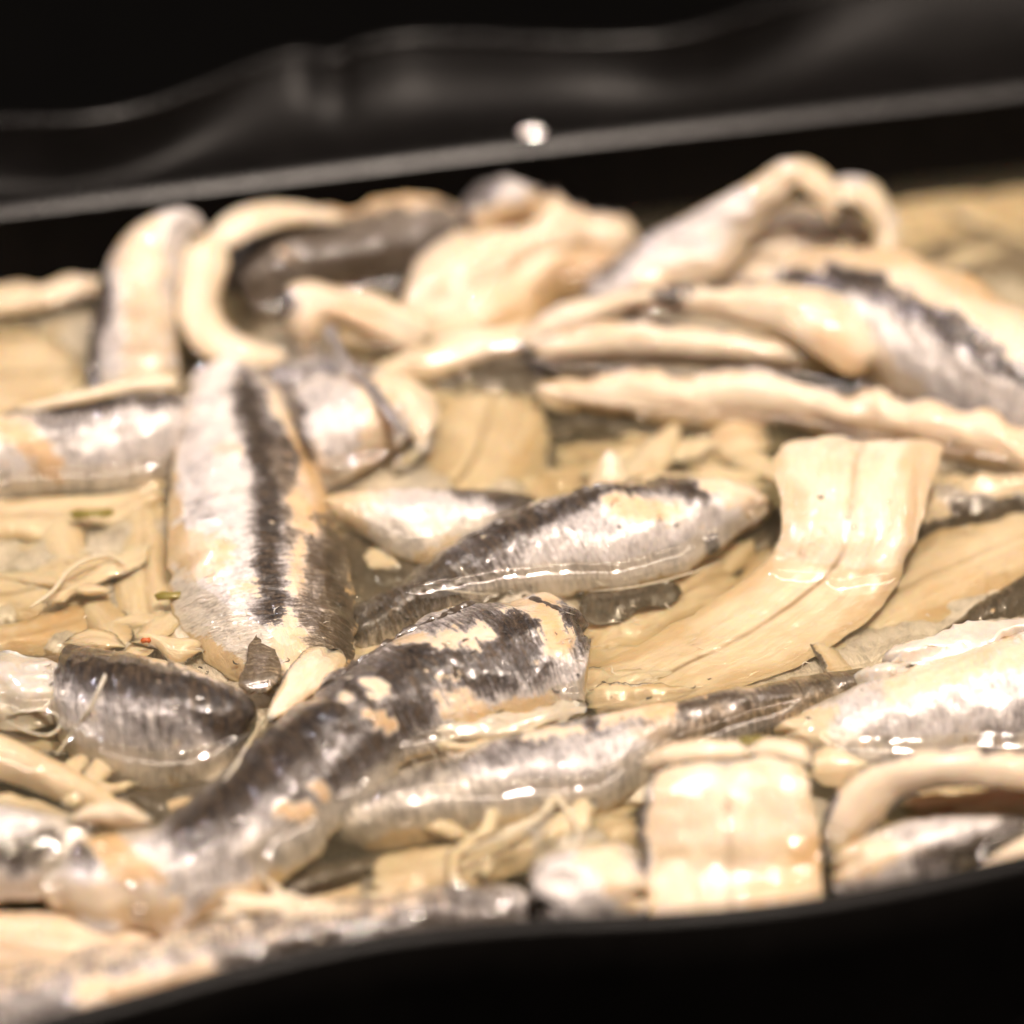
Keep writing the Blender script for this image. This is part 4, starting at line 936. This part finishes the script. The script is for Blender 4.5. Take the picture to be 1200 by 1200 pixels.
# bottom is a coarse ring: perimeter strip + centre quad rows
per = [(0, i) for i in range(nx_)] + [(j, nx_ - 1) for j in range(1, ny_)] + [(ny_ - 1, i) for i in range(nx_ - 2, -1, -1)] + [(j, 0) for j in range(ny_ - 2, 0, -1)]
pi = np.array([j * nx_ + i for j, i in per])
bv = np.array([bot[j, i] for j, i in per])
i = np.arange(nx_ - 1)[None, :]; j = np.arange(ny_ - 1)[:, None]
a = j * nx_ + i
F = np.stack([a, a + 1, a + nx_ + 1, a + nx_], -1).reshape(-1, 4)
# drop collapsed quads outside the walls
keep = (np.abs(top[F[:, 0], 1] - top[F[:, 3], 1]) + np.abs(top[F[:, 1], 1] - top[F[:, 2], 1])) > 1e-7
F = F[keep].tolist()
n0 = len(top); m = len(bv)
for q in range(m):
    F.append([int(pi[q]), n0 + q, n0 + (q + 1) % m, int(pi[(q + 1) % m])])
F.append([n0 + q for q in range(m)])
o = mesh_from('marinade', np.vstack([top, bv]), F, LIQUID)
link(o, None, 'clear yellowish oily marinade filling the tray around the fillets', None, None, 'structure')

#=SMALL=
# ------------------------------------------------------------------ threads, bubbles, herbs
def surf(px, py, lift=0.0):
    """point of the topmost solid or liquid surface seen at a pixel"""
    p0 = CAM; d = at(px, py, 0) - CAM; d /= np.linalg.norm(d)
    hit = bvh.ray_cast(Vector(p0), Vector(d), 120)
    q = at(px, py, 0.02)
    if hit[0] is not None and hit[0].z > 0.02: q = np.array(hit[0])
    return q - d * lift
def thread(lab, pts, r, mat=None, lift=.03, cat='membrane thread', name='membrane_thread'):
    tube(name, [surf(x, y, lift) for x, y in pts], r, mat or THREAD, label=lab, cat=cat)
thread('thin white thread hanging across the plump dark fillet at lower left', [(134, 762), (122, 795), (105, 830), (82, 862), (66, 885)], .03)
thread('grey sinew running down from the cream tail over the large dark fillet', [(312, 838), (295, 865), (278, 895), (262, 915)], .035)
thread('curled pale membrane edge on the left submerged stack', [(35, 712), (60, 695), (80, 670), (105, 655), (130, 652), (148, 662)], .04)
thread('short pale sliver lying right below the large dark fillet', [(590, 860), (615, 856), (640, 846), (655, 842)], .028)
thread('fine white thread along the belly of the central silver fillet', [(690, 693), (730, 690), (780, 680), (820, 668), (846, 657)], .014, lift=.06)
thread('fine white hair at the left belly of the central silver fillet', [(508, 688), (530, 692), (560, 696), (585, 696)], .012, lift=.06)
thread('pale looping strand under the marinade in the front centre', [(590, 985), (630, 960), (650, 935), (664, 950), (678, 975), (668, 995), (640, 992)], .05, lift=-.0)
thread('pale straight strand crossing the looping strand in front', [(540, 1000), (580, 985), (620, 965), (655, 940)], .05, lift=0)
thread('small clear gel loop at the left edge under the greyish tissue', [(8, 838), (40, 832), (66, 838), (70, 852), (55, 862), (25, 855), (8, 845)], .03, GEL, name='gel_strand')
for lab, (x, y), sz, mat, cat, nm in [
    ('olive herb leaf fragment on the ragged scrap left of the long fillet', (202, 698), .16, HERB, 'herb', 'herb_leaf'),
    ('thin olive herb sliver in the pale fillets at the left edge', (108, 602), .20, HERB, 'herb', 'herb_leaf'),
    ('yellow-green herb scrap above the white square-cut end', (880, 868), .12, HERB, 'herb', 'herb_leaf'),
    ('tiny red pepper flake on the upright cream strip', (171, 751), .07, PEPPER, 'pepper flake', 'pepper_flake')]:
    c = surf(x, y, .03); n = 10
    V = []; 
    for kx in range(n):
        a = 2 * math.pi * kx / n; r = sz * (0.8 + .25 * math.sin(a * 2 + x) + .12 * math.sin(5 * a))
        e = 1.6 if mat is HERB else 1.0
        V.append(c + np.array([r * math.cos(a) * e, r * math.sin(a) * .8, .02 + .02 * math.sin(a * 3)]))
    V += [v - np.array([0, 0, .03]) for v in V]
    V.append(c + np.array([0, 0, .05]))
    F = [[kx, (kx + 1) % n, 2 * n] for kx in range(n)] + [[kx, kx + n, (kx + 1) % n + n, (kx + 1) % n] for kx in range(n)] + [list(range(2 * n - 1, n - 1, -1))]
    link(mesh_from(nm, V, F, mat), None, lab, cat)
# bubbles: clear domes floating on the marinade or clinging to wet skin
bm_v, bm_f = [], []
ns, nr = 14, 7
for q in range(nr):
    th = (q / (nr - 1)) * math.pi * .62
    for p in range(ns):
        ph = 2 * math.pi * p / ns
        bm_v.append((math.sin(th) * math.cos(ph), math.sin(th) * math.sin(ph), math.cos(th)))
for q in range(nr - 1):
    for p in range(ns):
        bm_f.append([q * ns + p, q * ns + (p + 1) % ns, (q + 1) * ns + (p + 1) % ns, (q + 1) * ns + p])
bub = bpy.data.meshes.new('bubble'); bub.from_pydata([tuple(c * S for c in v) for v in bm_v], [], bm_f)
bub.polygons.foreach_set('use_smooth', [True] * len(bub.polygons)); bub.materials.append(CLEAR)
spots = [(527, 885, .05), (540, 886, .045), (552, 890, .04), (562, 893, .04), (542, 441, .06), (556, 440, .05), (570, 438, .05), (753, 488, .07), (816, 494, .055), (960, 499, .05), (1117, 517, .06), (960, 470, .04),
         (438, 820, .04), (437, 842, .035), (382, 873, .045), (428, 960, .045), (418, 958, .04), (408, 955, .035), (341, 965, .05), (355, 960, .045), (46, 849, .05), (74, 812, .05),
         (45, 1092, .05), (58, 1040, .05), (70, 1040, .04), (120, 993, .05), (550, 835, .03), (620, 530, .03), (35, 990, .05), (50, 998, .05),
         (1040, 980, .05), (620, 157 + 290, .03), (1000, 618, .05), (992, 606, .035), (990, 680, .03)]
for k in range(90):  # random bubbles, their number raised for more tiny glints
    c = rnd.choice([(225, 845, 45, 35), (215, 860, 60, 40), (700, 610, 90, 40), (160, 545, 60, 25), (990, 600, 60, 50), (480, 780, 120, 60), (650, 450, 20, 15), (300, 1000, 90, 40), (880, 590, 20, 12), (60, 800, 20, 25), (600, 910, 120, 30), (1120, 830, 70, 25), (1080, 400, 80, 50), (280, 600, 50, 120), (380, 890, 60, 50), (430, 510, 40, 40), (840, 960, 70, 60)])
    spots.append((rnd.gauss(c[0], c[2] * .5), rnd.gauss(c[1], c[3] * .5), rnd.uniform(.018, .034)))
for x, y, r in spots:
    o = bpy.data.objects.new('bubble', bub)
    q = surf(x, y, 0)
    o.location = q * S; r *= 1.5; o.scale = (r, r, r * .8)
    link(o, None, 'tiny clear bubble on the wet fillets and marinade', 'bubble', 'bubbles on the marinade')

# torn shreds of skin and flesh lying about: nobody could count them
def shreds(name, lab, mat, n, seed, areas, rr, ll):
    rs = random.Random(seed); Vs, Fs, b0 = [], [], 0
    for k in range(n):
        cx, cy_, sx, sy = rs.choice(areas)
        x = rs.uniform(cx - sx, cx + sx); y = rs.uniform(cy_ - sy, cy_ + sy)
        a = rs.uniform(0, 6.28); L = rs.uniform(*ll) * 68; q = []
        for t in range(4):
            q.append(surf(x + math.cos(a) * L * t / 3, y + math.sin(a) * L * t / 3 * .6, .012)); a += rs.gauss(0, .5)
        q = catmull(np.array(q), 7); r0 = rs.uniform(*rr); side = rs.uniform(.7, 2.2)
        if np.abs(np.diff(q, axis=0)).max() > .3: continue
        T = np.gradient(q, axis=0); T /= np.linalg.norm(T, axis=1)[:, None] + 1e-9
        A = np.cross(T, [0, 0, 1.0])
        for i_, (p, a_) in enumerate(zip(q, A)):
            rad = r0 * max(.2, math.sin(math.pi * (i_ + .4) / 6.8))
            for th in range(5):
                f = 2 * math.pi * th / 5
                Vs.append(p + a_ * math.cos(f) * rad * side + np.array([0, 0, math.sin(f) * rad]))
        for i_ in range(6):
            for th in range(5):
                Fs.append([b0 + i_ * 5 + th, b0 + i_ * 5 + (th + 1) % 5, b0 + (i_ + 1) * 5 + (th + 1) % 5, b0 + (i_ + 1) * 5 + th])
        b0 += 35
    link(mesh_from(name, Vs, Fs, mat), None, lab, None, None, 'stuff')
wide = [(600, 700, 600, 320)]
shreds('flesh_shreds', 'tiny pale shreds of flesh and membrane scattered over the fillets', THREAD, 110, 3, wide + [(150, 690, 140, 90), (860, 760, 190, 60), (720, 720, 70, 60), (560, 870, 90, 40), (300, 600, 90, 180), (1080, 780, 100, 60)], (.004, .010), (.06, .3))
DARKSKIN = simple_material('dark_skin_flake', (0.012, 0.010, 0.010), (0.07, 0.055, 0.045), 0.3, 0.0, 0.8)
shreds('skin_flakes', 'tiny dark flakes of torn skin sticking to the fillets', DARKSKIN, 110, 4, [(600, 700, 600, 320), (560, 740, 120, 60), (700, 590, 120, 30), (370, 620, 40, 160), (850, 820, 200, 30), (170, 780, 130, 20), (820, 350, 200, 16)], (.005, .013), (.04, .2))

# added glints: low clear lenses turned to reflect the spot lamp into the camera
def drop(lab, px, py, R, rad, z=None, group=None, tilt=0.0):
    P = surf(px, py, 0) if z is None else at(px, py, z)
    v = CAM - P; v /= np.linalg.norm(v)
    l = np.array([12.0, -10.0, 70.0]) - P; l /= np.linalg.norm(l)
    n = v + l; n /= np.linalg.norm(n)
    a = np.cross(n, [1.0, 0, 0]); a /= np.linalg.norm(a); b = np.cross(n, a)
    V = []; F = []; nr_, ns_ = 8, 24
    for q in range(nr_):
        rr = rad * q / (nr_ - 1)
        hgt = math.sqrt(R * R - rr * rr) - math.sqrt(R * R - rad * rad)
        if q == nr_ - 1: hgt = -0.004
        for p in range(ns_):
            f = 2 * math.pi * p / ns_
            V.append(P + n * hgt + (a * math.cos(f) + b * math.sin(f)) * rr)
    for q in range(nr_ - 1):
        for p in range(ns_):
            F.append([q * ns_ + p, q * ns_ + (p + 1) % ns_, (q + 1) * ns_ + (p + 1) % ns_, (q + 1) * ns_ + p])
    link(mesh_from('glint_lens', V, F, CLEAR), None, lab, 'oil drop', group)
drop('large added glint lens on the far rim above the centre', 623, 157, 1.5, .17, ZB + .17)
drop('bright added glint lens on the left side of the standing arch fillet', 126, 306, 1.0, .12)
gf = 'added glint lenses on the fillets'
for x, y, R in [(120, 993, .55), (153, 1038, .6), (56, 1043, .45), (68, 1043, .3), (163, 1066, .3), (277, 962, .4), (290, 961, .25), (428, 962, .4), (1040, 978, .35), (234, 820, .35), (219, 857, .4), (232, 858, .3), (475, 968, .2), (106, 380, .4), (108, 430, .45), (108, 385, .3),
                (545, 440, .45), (753, 488, .45), (816, 494, .4), (1117, 517, .5), (180, 570, .35), (160, 555, .3), (168, 575, .3), (392, 545, .5), (45, 849, .3), (74, 812, .3), (527, 885, .3), (540, 886, .25), (1210, 500, .3),
                (500, 505, .3), (438, 820, .2), (437, 842, .2), (382, 873, .2), (20, 1000, .3), (880, 605, .2), (205, 830, .22), (245, 835, .25), (200, 898, .3), (215, 890, .25), (75, 815, .25), (490, 1075, .4), (540, 1040, .5), (360, 1065, .3), (20, 560, .2)]:
    drop('small added glint lens on the wet fillets', x, y, R, min(.075, R * .22), None, gf)
# half-sunk scraps between the larger fillets
rs = random.Random(12)
areas = [(560, 985, 150, 22), (120, 915, 90, 18), (700, 985, 40, 20), (80, 690, 80, 40), (200, 740, 30, 30), (720, 540, 90, 30), (560, 410, 60, 15), (1110, 600, 60, 20), (60, 430, 50, 30), (300, 1075, 120, 20), (1100, 290, 80, 40), (880, 560, 30, 20), (980, 860, 30, 15)]
for k in range(40):
    cx, cy_, sx, sy = areas[k % len(areas)]
    x = rs.uniform(cx - sx, cx + sx); y = rs.uniform(cy_ - sy, cy_ + sy)
    p = at(x, y, rs.uniform(-.34, -.08)); a = rs.choice([rs.gauss(.3, .5), rs.uniform(0, 3.1)]); L = rs.uniform(.35, 1.1); hw_ = rs.uniform(.10, .28)
    d_ = np.array([math.cos(a), math.sin(a), rs.uniform(-.1, .1)]); n_ = np.array([-d_[1], d_[0], rs.uniform(-.3, .3)])
    st = []
    for t in (-1, -.4, .3, 1):
        c = p + d_ * L * t + n_ * rs.uniform(-.12, .12); w_ = hw_ * (1 - .55 * abs(t)) * rs.uniform(.7, 1.2)
        st.append((*(c + n_ * w_), *(c - n_ * w_), .1))
    fillet('fish_scrap', 'small pale torn scrap half sunk in the marinade between larger fillets', [('flesh', st, dict(seed=300 + k * 1.9, worldspace=True, res=.06, rag=.06, rough=.8, seam=0, thick=.1))], 'small torn scraps in the marinade', 'fish scrap', contact=False)
